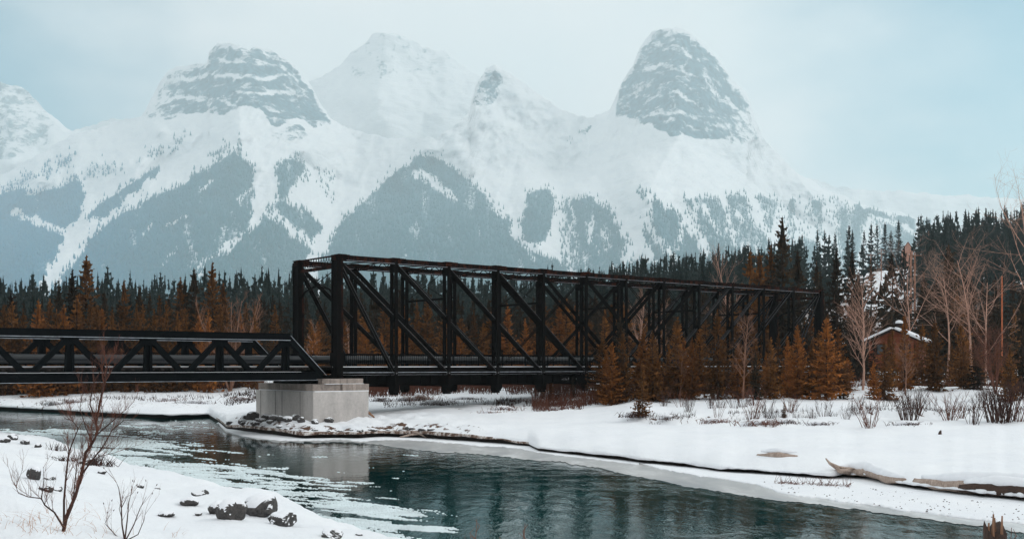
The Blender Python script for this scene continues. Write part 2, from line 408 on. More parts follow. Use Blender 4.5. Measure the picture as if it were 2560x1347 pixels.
FOREST = [
  ([(-900, 560), (-300, 520), (0, 491), (90, 488), (196, 452), (212, 500), (200, 545), (160, 575), (150, 612), (122, 668), (98, 720), (95, 905), (-900, 905)], 1.0),
  ([(398, 420), (384, 455), (310, 505), (230, 570), (196, 580), (240, 522), (330, 452)], .95),
  ([(614, 345), (566, 396), (480, 446), (330, 522), (285, 550), (225, 600), (172, 680), (132, 735), (130, 905), (480, 905), (495, 690), (545, 640), (600, 592), (632, 540), (640, 470), (628, 420), (588, 380)], .92),
  ([(610, 350), (540, 392), (505, 398), (560, 360)], .6), ([(480, 330), (430, 345), (330, 400), (330, 412), (440, 372)], .45), ([(260, 405), (130, 470), (160, 480), (310, 420)], .45),
  ([(60, 470), (-200, 540), (-200, 570), (90, 480)], .8), ([(180, 380), (60, 440), (0, 470), (10, 480), (150, 430), (190, 400)], .5),
  ([(762, 402), (735, 396), (702, 405), (692, 440), (692, 490), (655, 552), (560, 625), (505, 672), (470, 740), (470, 905), (770, 905), (765, 640), (790, 590), (806, 572), (770, 535), (715, 510), (706, 498), (735, 452)], .92),
  ([(745, 370), (728, 375), (735, 402), (755, 400)], .5),
  ([(740, 405), (770, 400), (840, 450), (835, 510), (790, 480), (745, 450)], .38),
  ([(1046, 388), (1000, 422), (905, 508), (845, 570), (818, 620), (800, 680), (790, 905), (1450, 905), (1420, 670), (1340, 630), (1280, 590), (1268, 540), (1205, 482), (1120, 412), (1084, 386)], .93),
  ([(1342, 468), (1312, 508), (1300, 560), (1308, 596), (1352, 606), (1376, 572), (1386, 520), (1384, 480)], .9),
  ([(1390, 485), (1420, 505), (1480, 492), (1530, 520), (1585, 640), (1600, 690), (1420, 690), (1400, 640)], .82),
  ([(1590, 478), (1640, 500), (1700, 540), (1760, 640), (1740, 690), (1660, 690), (1600, 560)], .85),
  ([(1700, 495), (1790, 500), (1860, 560), (1960, 690), (1780, 690), (1720, 560)], .72),
  ([(1800, 490), (1890, 478), (1960, 520), (2040, 690), (1950, 690), (1850, 540)], .66),
  ([(1980, 500), (2090, 494), (2200, 528), (2310, 556), (2400, 640), (2400, 720), (2000, 720), (1960, 600)], .8),
  ([(2300, 545), (3600, 660), (3600, 905), (2300, 905)], .6), ([(1420, 660), (2400, 650), (2400, 905), (1420, 905)], .8),
  ([(1480, 306), (1440, 330), (1412, 356), (1450, 350), (1490, 318)], .7),
]
GULLY = [([(205, 540), (172, 582), (166, 620), (130, 670), (104, 740)], 12), ([(385, 455), (270, 540), (200, 580)], 10), ([(165, 580), (110, 560), (60, 545), (30, 528)], 9), ([(600, 595), (520, 650), (490, 690)], 8),
         ([(1384, 478), (1388, 560), (1396, 650)], 6), ([(1394, 545), (1412, 590), (1408, 610)], 5), ([(1420, 500), (1432, 560), (1452, 665)], 5), ([(1462, 560), (1500, 640)], 3), ([(1532, 505), (1550, 570), (1588, 645)], 9),
         ([(1590, 470), (1610, 560), (1690, 650)], 10), ([(1690, 490), (1740, 590), (1765, 640)], 14), ([(1800, 495), (1822, 560), (1832, 615)], 6), ([(1760, 520), (1800, 580)], 6), ([(1870, 480), (1905, 560), (1960, 620)], 11),
         ([(2180, 540), (2260, 570), (2300, 590)], 7), ([(1035, 432), (1080, 455), (1125, 490)], 13), ([(1330, 640), (1300, 600), (1275, 570)], 7), ([(420, 560), (470, 540)], 6), ([(440, 620), (400, 660)], 4),
         ([(360, 590), (380, 560)], 5), ([(1230, 520), (1262, 548)], 8), ([(690, 535), (720, 570), (780, 610)], 15), ([(640, 470), (600, 500)], 4), ([(500, 470), (530, 450)], 5)]
def forest_d(px, py):
    d = np.zeros(px.shape)
    wx, wy = warp(px, py, 13, .035, 2)
    for poly, k in FOREST: d = np.maximum(d, k * inpoly(wx, wy, poly))
    for pts, w in GULLY:
        q = seg_dist(wx, wy, pts)
        d = d * sstep(.45 * w, 1.15 * w, q + (vnoise(px * .2, py * .06, 3) - .5) * w)
    # thin places: streaks that run down the fall line
    st = fbm(px * .05, py * .012, 3, 4)
    d = d * np.where(d > .88, sstep(.20, .40, st) * .4 + .6, sstep(.30, .54, st) * .9 + .1)
    return d
ROCK = [([(356, 298), (366, 262), (382, 234), (402, 196), (420, 170), (516, 148), (524, 120), (545, 100), (600, 104), (640, 106), (720, 140), (780, 214), (810, 262), (826, 312), (780, 316), (740, 300), (690, 322), (655, 285), (610, 262), (560, 292), (480, 282), (410, 306)], 1.0),
        ([(1536, 292), (1540, 210), (1580, 160), (1600, 110), (1630, 66), (1722, 66), (1800, 136), (1850, 205), (1875, 230), (1895, 320), (1945, 384), (1870, 372), (1800, 346), (1740, 350), (1640, 326), (1590, 300)], 1.0),
        ([(1240, 150), (1205, 180), (1186, 218), (1180, 262), (1215, 270), (1250, 252), (1262, 190)], .85), ([(1180, 262), (1175, 290), (1130, 330), (1090, 350), (1046, 390), (1100, 372), (1180, 300), (1215, 268)], .45),
        ([(670, 345), (690, 320), (740, 315), (790, 330), (760, 350), (710, 352)], .7), ([(1380, 420), (1450, 360), (1560, 340), (1600, 370), (1520, 420), (1420, 470)], .35), ([(830, 215), (900, 260), (1000, 315), (1095, 340), (1000, 325), (880, 265)], .5),
        ([(1300, 195), (1390, 215), (1380, 226), (1300, 215)], .4), ([(0, 400), (180, 330), (190, 350), (90, 420), (0, 460)], .35), ([(1640, 380), (1850, 380), (1950, 480), (1800, 470)], .22), ([(1290, 330), (1310, 310), (1300, 350), (1280, 360)], .5)]
def rock_d(px, py):
    wx, wy = warp(px, py, 11, .04, 5); d = np.zeros(px.shape)
    for poly, k in ROCK: d = np.maximum(d, k * inpoly(wx, wy, poly))
    for pts, w in LEDGE: d = d * (1 - (.42 if pts[0][0] < 1000 else .26) * sstep(1.2 * w, .2 * w, seg_dist(wx, wy, pts)))
    # rock faded to white at crests and flanks, mist painted into the mask
    return d * (1 - .38 * sstep(26, 0, py - interp(px, SIL))) * (1 - .4 * sstep(1810, 1930, px + (py - 230) * .25)) * (1 - .3 * sstep(470, 390, px) * (px > 300))
LEDGE = [([(396, 208), (460, 197), (520, 193), (600, 190), (660, 198), (735, 188)], 6), ([(368, 264), (440, 243), (520, 246), (600, 266)], 5), ([(530, 150), (560, 158), (600, 150)], 4), ([(600, 225), (680, 236), (770, 228)], 5), ([(640, 150), (700, 168), (750, 200)], 4),
         ([(1560, 244), (1620, 214), (1690, 228), (1740, 260)], 6), ([(1596, 134), (1680, 112), (1752, 150)], 5), ([(1575, 300), (1700, 282), (1810, 322)], 6), ([(1610, 175), (1660, 160), (1720, 190), (1790, 195)], 5), ([(1640, 260), (1700, 320)], 5), ([(1760, 215), (1830, 260), (1870, 300)], 6)]
def blur(a, n=1):
    for _ in range(n):
        b = np.pad(a, 1, mode='edge'); a = (b[1:-1, 1:-1] * 4 + b[:-2, 1:-1] + b[2:, 1:-1] + b[1:-1, :-2] + b[1:-1, 2:]) / 8
    return a
def mk_mountain(rockc, name, dust=0.0):
    t = NT(name); g = t.pos(); r = t.attr('rock'); f = t.attr('wood')
    n = t.noise(t.pos((1, .35, 1.15)), .012, 9, .74, .4); led = t.noise(t.pos((.6, .2, 2.4)), .009, 6, .66, .6); n3 = t.noise(g, .03, 4, .6)
    k = t.math('ADD', t.math('MULTIPLY', n, .76), t.math('MULTIPLY', led, .24))
    k = t.math('ADD', t.math('MULTIPLY', t.math('SUBTRACT', k, .5), 2.7), t.math('SUBTRACT', t.math('MULTIPLY', r, 1.0), .29))
    k = t.ramp(k, [(.40, 0), (.62, 1)])
    rc = t.ramp(n3, [(.35, tuple(x * .7 for x in rockc)), (.65, tuple(min(1, x * 1.35) for x in rockc))])
    snow = t.ramp(n, [(.35, (.82, .835, .86)), (.6, (.90, .905, .91))])
    c = t.mix(k, snow, rc)
    fl = t.ramp(t.math('ADD', t.math('MULTIPLY', f, .85), t.math('MULTIPLY', t.math('SUBTRACT', t.noise(t.pos((1, 1, .18)), .05, 5, .7), .5), 1.2)), [(.35, 0), (.62, 1)])
    c = t.mix(fl, c, t.mix(t.attr('blue'), FORESTFLOOR, (.0, .17, .29)))  # floor turns bluer leftwards, the blue haze there painted in
    t.color(c); t.setp(Roughness=.9); t.b.inputs['Specular IOR Level'].default_value = .1
    t.bump(t.math('ADD', n, led), .55, 45); return t.m
FORESTFLOOR = (.075, .19, .235)
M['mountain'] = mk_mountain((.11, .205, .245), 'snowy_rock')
M['mountain_far'] = mk_mountain((.22, .31, .34), 'distant_rock')  # paler rock, mist over the back peaks put into its colour

def mountain(name, px0, px1, step, silfn, Yfn, py_base, rockfn, woodfn, mat, rows=230, back=1500):
    px = np.arange(px0, px1, step).astype(float); tt = np.linspace(0, 1, rows)
    top = silfn(px) + 9 * (fbm(px * .035, px * 0 + 2, 4, 3) - .5) + 5 * (vnoise(px * .13, px * 0, 2) - .5)
    PY = py_base + (top - py_base)[None, :] * tt[:, None]; PX = np.broadcast_to(px, PY.shape)
    Y = Yfn(PX, PY); Y = np.maximum.accumulate(Y * 1 + tt[:, None] * .0, axis=0) if False else Y
    X = px_x(PX, Y); Z = py_z(PY, Y)
    Yl, Zl = Y[-1], Z[-1]; extraY = [Yl + back * .15, Yl + back * .5, Yl + back]; extraZ = [Zl * .96, Zl * .6, Zl * 0]
    YY = np.vstack([Y] + [e[None] for e in extraY]); ZZ = np.vstack([Z] + [e[None] for e in extraZ])
    XX = np.vstack([X] + [X[-1][None]] * 3)
    rk = blur(rockfn(PX, PY), 2); wd = blur(woodfn(PX, PY), 2)
    rk = np.vstack([rk] + [rk[-1:]] * 3); wd = np.vstack([wd] + [wd[-1:] * 0] * 3)
    V = np.stack([XX, YY, ZZ], -1).reshape(-1, 3)
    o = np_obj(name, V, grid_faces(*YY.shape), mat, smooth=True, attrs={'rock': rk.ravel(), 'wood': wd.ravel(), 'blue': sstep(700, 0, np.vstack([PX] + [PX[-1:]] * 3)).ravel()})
    return tag(o, kind='structure')
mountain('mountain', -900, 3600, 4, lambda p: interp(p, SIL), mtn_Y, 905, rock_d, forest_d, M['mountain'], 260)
SIL2 = [(-900, 190), (-400, 150), (-100, 190), (0, 208), (40, 214), (70, 232), (100, 262), (130, 292), (180, 330), (260, 300), (400, 290), (560, 270), (700, 225), (790, 200), (850, 165), (880, 130), (905, 118), (930, 88), (960, 80),
        (985, 82), (1005, 92), (1050, 112), (1080, 124), (1110, 124), (1150, 160), (1250, 220), (1400, 290), (1700, 350), (2100, 470), (3600, 560)]
def Y2(px, py):
    t = np.clip((905 - py) / (905 - interp(px, SIL2)), 0, 1)
    return 8500 + 1100 * t + 300 * (fbm(px * .012, py * .012, 4, 6) - .5) - 350 * np.clip(1 - seg_dist(px, py, [(960, 80), (940, 300)]) / 120, 0, 1) - 350 * np.clip(1 - seg_dist(px, py, [(0, 210), (40, 400)]) / 150, 0, 1)
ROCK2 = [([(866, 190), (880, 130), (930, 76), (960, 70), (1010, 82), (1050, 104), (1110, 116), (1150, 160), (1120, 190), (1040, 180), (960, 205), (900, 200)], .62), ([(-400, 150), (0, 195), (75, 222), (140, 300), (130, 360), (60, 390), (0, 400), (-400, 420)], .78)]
def rock2(px, py):
    wx, wy = warp(px, py, 12, .04, 5); d = np.zeros(px.shape)
    for poly, k in ROCK2: d = np.maximum(d, k * inpoly(wx, wy, poly))
    return d
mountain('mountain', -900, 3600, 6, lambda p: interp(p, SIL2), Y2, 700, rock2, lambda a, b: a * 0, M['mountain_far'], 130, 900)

# the mountain woods: one mass of tens of thousands of small conifers
def cones(P, H, W, n=5, ragged=True):
    k = len(P); a = np.arange(n) * 2 * np.pi / n
    ang = a[None] + rng.random((k, 1)) * 6.28
    rr = W[:, None] * (.75 + .5 * rng.random((k, n)))
    ring = np.stack([P[:, None, 0] + rr * np.cos(ang), P[:, None, 1] + rr * np.sin(ang), P[:, None, 2] + H[:, None] * (.02 + .12 * rng.random((k, n)))], -1)
    tip = P + np.stack([0 * H, 0 * H, H], -1)
    V = np.concatenate([ring, tip[:, None]], 1).reshape(-1, 3)
    b = (np.arange(k) * (n + 1))[:, None]
    f = np.stack([np.stack([b[:, 0] + i, b[:, 0] + (i + 1) % n, b[:, 0] + n], 1) for i in range(n)], 1).reshape(-1, 3)
    return V, f
N = 420000
cpx = rng.uniform(-300, 2900, N); cpy = rng.uniform(330, 800, N)
dd = forest_d(cpx + rng.normal(0, 5, N), cpy + rng.normal(0, 7, N))
ok = (cpy > interp(cpx, SIL) + 4) & (rng.random(N) < dd * .20)
cpx, cpy = cpx[ok], cpy[ok]
cY = mtn_Y(cpx, cpy); P = np.stack([px_x(cpx, cY), cY - 4, py_z(cpy, cY) - 4], -1)
Hh = rng.uniform(17, 34, len(P)); V, f = cones(P, Hh, Hh * rng.uniform(.13, .2, len(P)))
def mk_wood():
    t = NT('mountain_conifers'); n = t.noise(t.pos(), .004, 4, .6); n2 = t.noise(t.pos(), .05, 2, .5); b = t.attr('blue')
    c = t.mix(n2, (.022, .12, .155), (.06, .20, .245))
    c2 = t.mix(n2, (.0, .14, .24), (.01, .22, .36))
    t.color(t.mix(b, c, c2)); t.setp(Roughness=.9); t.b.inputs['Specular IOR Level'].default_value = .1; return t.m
M['mtwood'] = mk_wood()
blue = np.repeat(sstep(640, 0, cpx) * (.75 + .5 * rng.random(len(cpx))), 6)  # blue cast of the left-hand haze painted into the tree colour
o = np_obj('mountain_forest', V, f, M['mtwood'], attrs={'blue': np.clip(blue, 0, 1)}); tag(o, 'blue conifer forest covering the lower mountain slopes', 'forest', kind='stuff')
print('mountain trees', len(P))

# ------------------------------------------------------------------ light, sky and air
SUN_EL, SUN_AZ = R(36), R(84)      # from the right and a little behind the camera, through thin cloud
sd = Vector((math.sin(SUN_AZ) * math.cos(SUN_EL), math.cos(SUN_AZ) * math.cos(SUN_EL), math.sin(SUN_EL)))
sun = bpy.data.lights.new('sun', 'SUN'); sun.energy = 1.3; sun.angle = R(14); sun.color = (1, .965, .92)
so = bpy.data.objects.new('sun', sun); COL.objects.link(so); so.location = (60, -60, 80)
so.rotation_euler = sd.to_track_quat('Z', 'Y').to_euler()
W = bpy.data.worlds.new('World'); scene.world = W; W.use_nodes = True
wt = W.node_tree; wn = wt.nodes; bg = wn['Background']
def wnew(t, **k):
    n = wn.new(t)
    for a, b in k.items(): setattr(n, a, b)
    return n
sky = wnew('ShaderNodeTexSky', sky_type='NISHITA'); sky.sun_disc = False; sky.sun_elevation = SUN_EL; sky.sun_rotation = SUN_AZ
tc = wnew('ShaderNodeTexCoord')
def wdot(px, py, lo, hi):
    d = Vector(((px - CX) / F, 1, (HZ - py) / F)).normalized()
    v = wnew('ShaderNodeVectorMath', operation='DOT_PRODUCT'); v.inputs[1].default_value = d
    nz = wnew('ShaderNodeTexNoise'); nz.inputs['Scale'].default_value = 7; nz.inputs['Detail'].default_value = 4
    vm = wnew('ShaderNodeVectorMath', operation='MULTIPLY'); vm.inputs[1].default_value = (1, 1, 2.2)
    wt.links.new(tc.outputs['Generated'], vm.inputs[0]); wt.links.new(vm.outputs[0], nz.inputs['Vector'])
    wt.links.new(tc.outputs['Generated'], v.inputs[0])
    ac = wnew('ShaderNodeMath', operation='ARCCOSINE'); wt.links.new(v.outputs['Value'], ac.inputs[0])
    ad = wnew('ShaderNodeMath', operation='MULTIPLY_ADD'); wt.links.new(nz.outputs['Fac'], ad.inputs[0]); ad.inputs[1].default_value = .22; wt.links.new(ac.outputs[0], ad.inputs[2])
    mr = wnew('ShaderNodeMapRange', interpolation_type='SMOOTHSTEP'); wt.links.new(ad.outputs[0], mr.inputs['Value'])
    mr.inputs['From Min'].default_value = lo + .11; mr.inputs['From Max'].default_value = hi + .11; mr.inputs['To Min'].default_value = 1; mr.inputs['To Max'].default_value = 0
    return mr.outputs['Result']
g1 = wdot(2700, -40, .03, .33); g2 = wdot(-260, 230, .06, .32)
mx = wnew('ShaderNodeMath', operation='MAXIMUM'); wt.links.new(g1, mx.inputs[0]); wt.links.new(g2, mx.inputs[1])
tint = wnew('ShaderNodeMix', data_type='RGBA', blend_type='MULTIPLY'); tint.inputs[0].default_value = 1
wt.links.new(sky.outputs[0], tint.inputs[6]); tint.inputs[7].default_value = (.0, .86, .95, 1)
cl = wnew('ShaderNodeTexNoise'); cl.inputs['Scale'].default_value = 6; cl.inputs['Detail'].default_value = 6; wt.links.new(tc.outputs['Generated'], cl.inputs['Vector'])
cr = wnew('ShaderNodeValToRGB'); wt.links.new(cl.outputs['Fac'], cr.inputs[0])
CLOUD = 9.4
cr.color_ramp.elements[0].position = .3; cr.color_ramp.elements[0].color = (.86, .93, .955, 1)
cr.color_ramp.elements[1].position = .7; cr.color_ramp.elements[1].color = (1.0, 1.0, 1.0, 1)
cs = wnew('ShaderNodeMix', data_type='RGBA', blend_type='MULTIPLY'); cs.inputs[0].default_value = 1; wt.links.new(cr.outputs[0], cs.inputs[6]); cs.inputs[7].default_value = (CLOUD, CLOUD, CLOUD, 1)
mxc = wnew('ShaderNodeMix', data_type='RGBA'); wt.links.new(mx.outputs[0], mxc.inputs[0]); wt.links.new(cs.outputs[2], mxc.inputs[6]); wt.links.new(tint.outputs[2], mxc.inputs[7])
wt.links.new(mxc.outputs[2], bg.inputs['Color']); bg.inputs['Strength'].default_value = .1

def box_obj(name, lo, hi, mat):
    m = MB(); c = [(a + b) / 2 for a, b in zip(lo, hi)]
    m.box(c, (hi[0] - lo[0], 0, 0), (0, hi[1] - lo[1], 0), (0, 0, hi[2] - lo[2])); return m.build(name, mat)
hm = bpy.data.materials.new('haze_air'); hm.use_nodes = True; hn = hm.node_tree.nodes; hn.remove(hn['Principled BSDF'])
pv = hn.new('ShaderNodeVolumePrincipled'); pv.inputs['Density'].default_value = 1.02e-4; pv.inputs['Color'].default_value = (.86, .97, 1.0, 1); pv.inputs['Anisotropy'].default_value = .35
hm.node_tree.links.new(pv.outputs[0], hn['Material Output'].inputs['Volume'])
hz = box_obj('haze', (-8500, -250, -2), (8500, 10800, 3040), hm); tag(hz, 'pale mountain haze filling the valley air', 'haze', kind='stuff')

scene.view_settings.view_transform = 'Standard'; scene.view_settings.look = 'None'; scene.view_settings.exposure = 0; scene.view_settings.gamma = 1
c_ = scene.cycles
c_.use_denoising = True
try: c_.denoiser = 'OPENIMAGEDENOISE'
except Exception: pass
c_.max_bounces = 6; c_.diffuse_bounces = 3; c_.glossy_bounces = 3; c_.transmission_bounces = 2; c_.volume_bounces = 2; c_.transparent_max_bounces = 4
c_.caustics_reflective = False; c_.caustics_refractive = False
# ------------------------------------------------------------------ the railway bridge
def mk_steel(name, c, rust, amt):
    t = NT(name); v = t.pos(); n = t.noise(v, 1.6, 6, .7, .4); n2 = t.noise(t.pos((1, 1, .25)), 5, 4, .6); n3 = t.noise(v, 14, 3, .6)
    k = t.ramp(t.math('ADD', t.math('MULTIPLY', n, .6), t.math('MULTIPLY', n2, .4)), [(amt, 0), (amt + .16, 1)])
    base = t.ramp(n3, [(.3, tuple(x * .6 for x in c)), (.7, tuple(x * 1.5 for x in c))])
    rc = t.ramp(n3, [(.3, tuple(x * .5 for x in rust)), (.7, rust)])
    t.color(t.mix(k, base, rc)); t.setp(Roughness=.75); t.b.inputs['Specular IOR Level'].default_value = .035; t.bump(n3, .25, .01); return t.m
M['steel'] = mk_steel('black_weathered_steel', (.0032, .003, .003), (.02, .007, .0045), .55)
M['rust'] = mk_steel('rusty_steel', (.005, .004, .004), (.08, .024, .013), .47)
M['bluesteel'] = mk_steel('blue_black_painted_steel', (.003, .0042, .0052), (.018, .009, .006), .64)
M['edgeglint'] = flat_mat('painted_edge_glint', (.33, .36, .40), .4, .5, .5, 2.0)  # pale strips along steel edges, highlights put into the colour
M['wear_and_glint'] = flat_mat('worn_and_glint_steel', (.10, .10, .105), .5, .4, .5, 2.0)  # worn pins, and the lit upper edges painted on the diagonals
M['snowstrip'] = flat_mat('packed_snow', (.80, .81, .84), .8, .2, .06, 4)
M['timber'] = flat_mat('grey_deck_timber', (.05, .042, .038), .9, .2, .5, 4, .3)
M['pipe'] = flat_mat('black_pipe_jacket', (.005, .0075, .0105), .3, .6, .3, 3)

BO = Vector((-11.85, 73.2, 0)); BU = Vector((.777, .629, 0)).normalized(); BV = Vector((-BU.y, BU.x, 0)); BW = 5.55; UP = Vector((0, 0, 1))
def B(t, v, z): return BO + BU * t + BV * v + UP * z
PL, NP = 4.55, 12; ZB, ZT = 4.02, 11.85
def bpx(m, t, v, z, lt, lv, lz): return m.box(B(t, v, z), BU * lt, BV * lv, UP * lz)

tb = empty('truss_bridge', B(0, 0, 0), 'tall black riveted steel through truss bridge with vertical end posts and long slanting bars', 'bridge')
def part(m, name, mat, root, **k):
    o = m.build(name, mat, root, **k); o.matrix_parent_inverse = Matrix.Translation(-root.location); return o
for v in (0, BW):
    sgn = -1 if v == 0 else 1
    # top chord: riveted box with a cover plate, splice plates at the joints and a painted highlight on the lower edge
    m = MB(); bpx(m, NP * PL / 2, v, ZT, NP * PL + .5, .5, .34); bpx(m, NP * PL / 2, v, ZT + .186, NP * PL + .6, .62, .03)
    m.cur = 1
    for s in (-1, 1): bpx(m, NP * PL / 2, v + s * .285, ZT - .155, NP * PL + .4, .07, .03)
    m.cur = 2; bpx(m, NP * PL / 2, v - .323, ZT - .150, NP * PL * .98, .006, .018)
    ch = part(m, 'top_chord', [M['rust'], M['rust'], M['edgeglint']], tb)
    for i in range(NP + 1):
        m = MB(); bpx(m, i * PL + (.25 if i == 0 else 0), v, ZT + .23, .62, .66, .055); bpx(m, i * PL + .55, v, ZT + .22, .5, .64, .035); m.build('splice_plate', M['rust'], ch)
    # bottom chord: pairs of eyebars with round eyes at the pins
    m = MB()
    for i in range(NP):
        for s in (-.2, .2): bpx(m, (i + .5) * PL, v + s, ZB, PL, .05, .15)
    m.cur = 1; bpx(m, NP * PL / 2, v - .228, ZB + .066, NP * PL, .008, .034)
    ch = part(m, 'bottom_chord', [M['steel'], M['edgeglint']], tb)
    for i in range(NP + 1):
        m = MB()
        for s in (-.24, .24):
            c = B(i * PL, v + s, ZB); m.tube([c - BV * .03, c + BV * .03], .17, 10)
        m.tube([B(i * PL, v - .36, ZB), B(i * PL, v + .36, ZB)], .06, 8); m.build('pin', M['wear_and_glint'] if v == 0 else M['steel'], ch)
    for i in (0, NP):
        m = MB(); zc, hh = (3.62 + ZT) / 2, ZT - 3.62 + .1
        bpx(m, i * PL, v, zc, .34, .62, hh)
        for s in (-1, 1): bpx(m, i * PL, v + s * .36, zc, .46, .10, hh)
        for k in range(7): bpx(m, i * PL - .18, v, 4.5 + k * 1.15, .03, .66, .12)
        m.cur = 1; bpx(m, i * PL + .16, v - .415, zc, .13, .008, hh * .98)
        m.cur = 0; bpx(m, i * PL, v, 3.55, .9, 1.1, .18)
        if i == 0: bpx(m, 0, v, 5.0, .56, .95, .9)
        part(m, 'end_post', [M['steel'], M['rust']], tb)
    for i in range(1, NP):
        m = MB(); zb_ = 3.2; zc, hh = (zb_ + ZT) / 2, ZT - zb_ - .1
        for s in (-1, 1):
            bpx(m, i * PL, v + s * .3, zc, .25, .07, hh)
            bpx(m, i * PL - .11, v + s * .25, zc, .03, .05, hh); bpx(m, i * PL + .11, v + s * .25, zc, .03, .05, hh)
        la = MB(); n = 9
        for k in range(n):
            z0 = 4.2 + k * .82; a, b = (-.22, .22) if k % 2 else (.22, -.22)
            la.bar(B(i * PL - .16, v + a, z0), B(i * PL - .16, v + b, z0 + .82), BU, .02, .05)
        bpx(m, i * PL, v, 8.0, .34, .5, .3); bpx(m, i * PL, v, ZT - .5, .36, .56, .5)
        po = part(m, 'post', M['steel'], tb); la.build('lacing', M['steel'], po)
    # double-intersection diagonals: each crosses two panels
    def diag(a, b, w, h, off, name='diagonal'):
        m = MB()
        for s in off:
            m.cur = 0; m.bar(B(a * PL, v + s, ZT - .12), B(b * PL, v + s, ZB), BV, w, h)
            if h > .14: m.cur = 1; m.bar(B(a * PL, v + s - w * .5 - .004, ZT - .12 + h * .52), B(b * PL, v + s - w * .5 - .004, ZB + h * .52), BV, .006, .022)  # lighter strip paints the light catching the upper edge
        part(m, name, [M['steel'], M['wear_and_glint']], tb)
    for a, b in ((0, 1), (0, 2), (1, 3)): diag(a, b, .05, .2, (-.17, .17))
    for a, b in ((2, 4), (3, 5)): diag(a, b, .045, .15, (-.17, -.06, .06, .17))
    for a, b in ((4, 6), (5, 7)): diag(a, b, .03, .09, (-.18, -.06, .06, .18))
    for a, b in ((12, 11), (12, 10), (11, 9)): diag(a, b, .05, .2, (-.17, .17))
    for a, b in ((10, 8), (9, 7)): diag(a, b, .045, .15, (-.17, -.06, .06, .17))
    for a, b in ((8, 6), (7, 5)): diag(a, b, .03, .09, (-.18, -.06, .06, .18))
    for a, b in ((6, 4), (6, 8), (5, 3), (7, 9)): diag(a, b, .03, .04, (-.1, .1), 'counter_rod')
# portals at both ends, top struts, lateral rods and sway frames
for i in (0, NP):
    m = MB(); bpx(m, i * PL, BW / 2, ZT + .17, .22, BW - .5, .07); bpx(m, i * PL, BW / 2, ZT - .58, .22, BW - .5, .2)
    n = 13; L = BW - .9
    for k in range(n):
        v0 = .45 + L * k / n; v1 = .45 + L * (k + 1) / n
        m.bar(B(i * PL, v0, ZT - .5), B(i * PL, v1, ZT + .14), BU, .02, .035); m.bar(B(i * PL + .05, v1, ZT - .5), B(i * PL + .05, v0, ZT + .14), BU, .02, .035)
    part(m, 'portal_frame', M['rust'], tb)
    for v, s in ((.35, 1), (BW - .35, -1)):
        m = MB(); m.bar(B(i * PL, v, ZT - 2.6), B(i * PL, v + s * .75, ZT - 2.05), BU, .06, .12); m.bar(B(i * PL, v + s * .75, ZT - 2.05), B(i * PL, v + s * 2.4, ZT - 1.75), BU, .06, .1)
        part(m, 'knee_brace', M['steel'], tb)
    m = MB(); m.tube([B(i * PL, .3, ZT - 2.3), B(i * PL, BW - .3, ZT - .7)], .03, 5); m.tube([B(i * PL + .1, .3, ZT - .7), B(i * PL + .1, BW - .3, ZT - 2.3)], .03, 5)
    part(m, 'sway_rod', M['steel'], tb)
for i in range(1, NP):
    m = MB(); bpx(m, i * PL, BW / 2, ZT + .05, .2, BW - .5, .05); bpx(m, i * PL, BW / 2, ZT - .28, .2, BW - .5, .05)
    for k in range(8):
        a, b = (-.28, .05) if k % 2 else (.05, -.28); m.bar(B(i * PL, .3 + k * (BW - .6) / 8, ZT + a), B(i * PL, .3 + (k + 1) * (BW - .6) / 8, ZT + b), BU, .04, .05)
    part(m, 'top_strut', M['steel'], tb)
    if i % 2 == 0:
        m = MB(); bpx(m, i * PL, BW / 2, ZT - 2.4, .12, BW - .5, .15); part(m, 'sway_strut', M['steel'], tb)
        m = MB(); m.tube([B(i * PL, .3, ZT - 2.3), B(i * PL, BW - .3, ZT - .35)], .022, 5); m.tube([B(i * PL + .08, .3, ZT - .35), B(i * PL + .08, BW - .3, ZT - 2.3)], .022, 5); part(m, 'sway_rod', M['steel'], tb)
for i in range(NP):
    for a, b, dz in ((0, 1, .0), (1, 0, .07)):
        m = MB(); m.bar(B((i + a) * PL, .2, ZT - .08 + dz), B((i + b) * PL, BW - .2, ZT - .08 + dz), UP, .05, .13); part(m, 'lateral_brace', M['steel'], tb)
# floor: cross beams hung below the pins, deep plate stringers, timber deck, rails of the footway, the big pipe
for i in range(1, NP):
    m = MB(); bpx(m, i * PL, BW / 2, 3.45, .34, BW + .9, .75); bpx(m, i * PL, BW / 2, 3.06, .5, BW + 1.0, .05)
    for v in (0, BW):
        bpx(m, i * PL, v, 2.86, .5, .62, .42)
        for s in (-.2, 0, .2): bpx(m, i * PL + s, v, 2.58, .08, .4, .16)
    part(m, 'floor_beam', M['steel'], tb)
for v in (.75, 2.0, BW - 2.0, BW - .75):
    m = MB(); n = 12
    for i in range(n):
        bpx(m, (i + .5) * PL, v, 3.52, PL - .42, .05, .70); bpx(m, (i + .5) * PL, v, 3.88, PL - .42, .32, .03); bpx(m, (i + .5) * PL, v, 3.17, PL - .42, .32, .03)
        for k in range(4): bpx(m, (i + .2 + .2 * k) * PL, v - .05, 3.52, .03, .08, .66)
    if v == .75:
        m.cur = 1; bpx(m, NP * PL / 2, v - .1, 3.905, NP * PL * .97, .10, .02)
    part(m, 'stringer', [M['steel'], M['snowstrip']], tb)
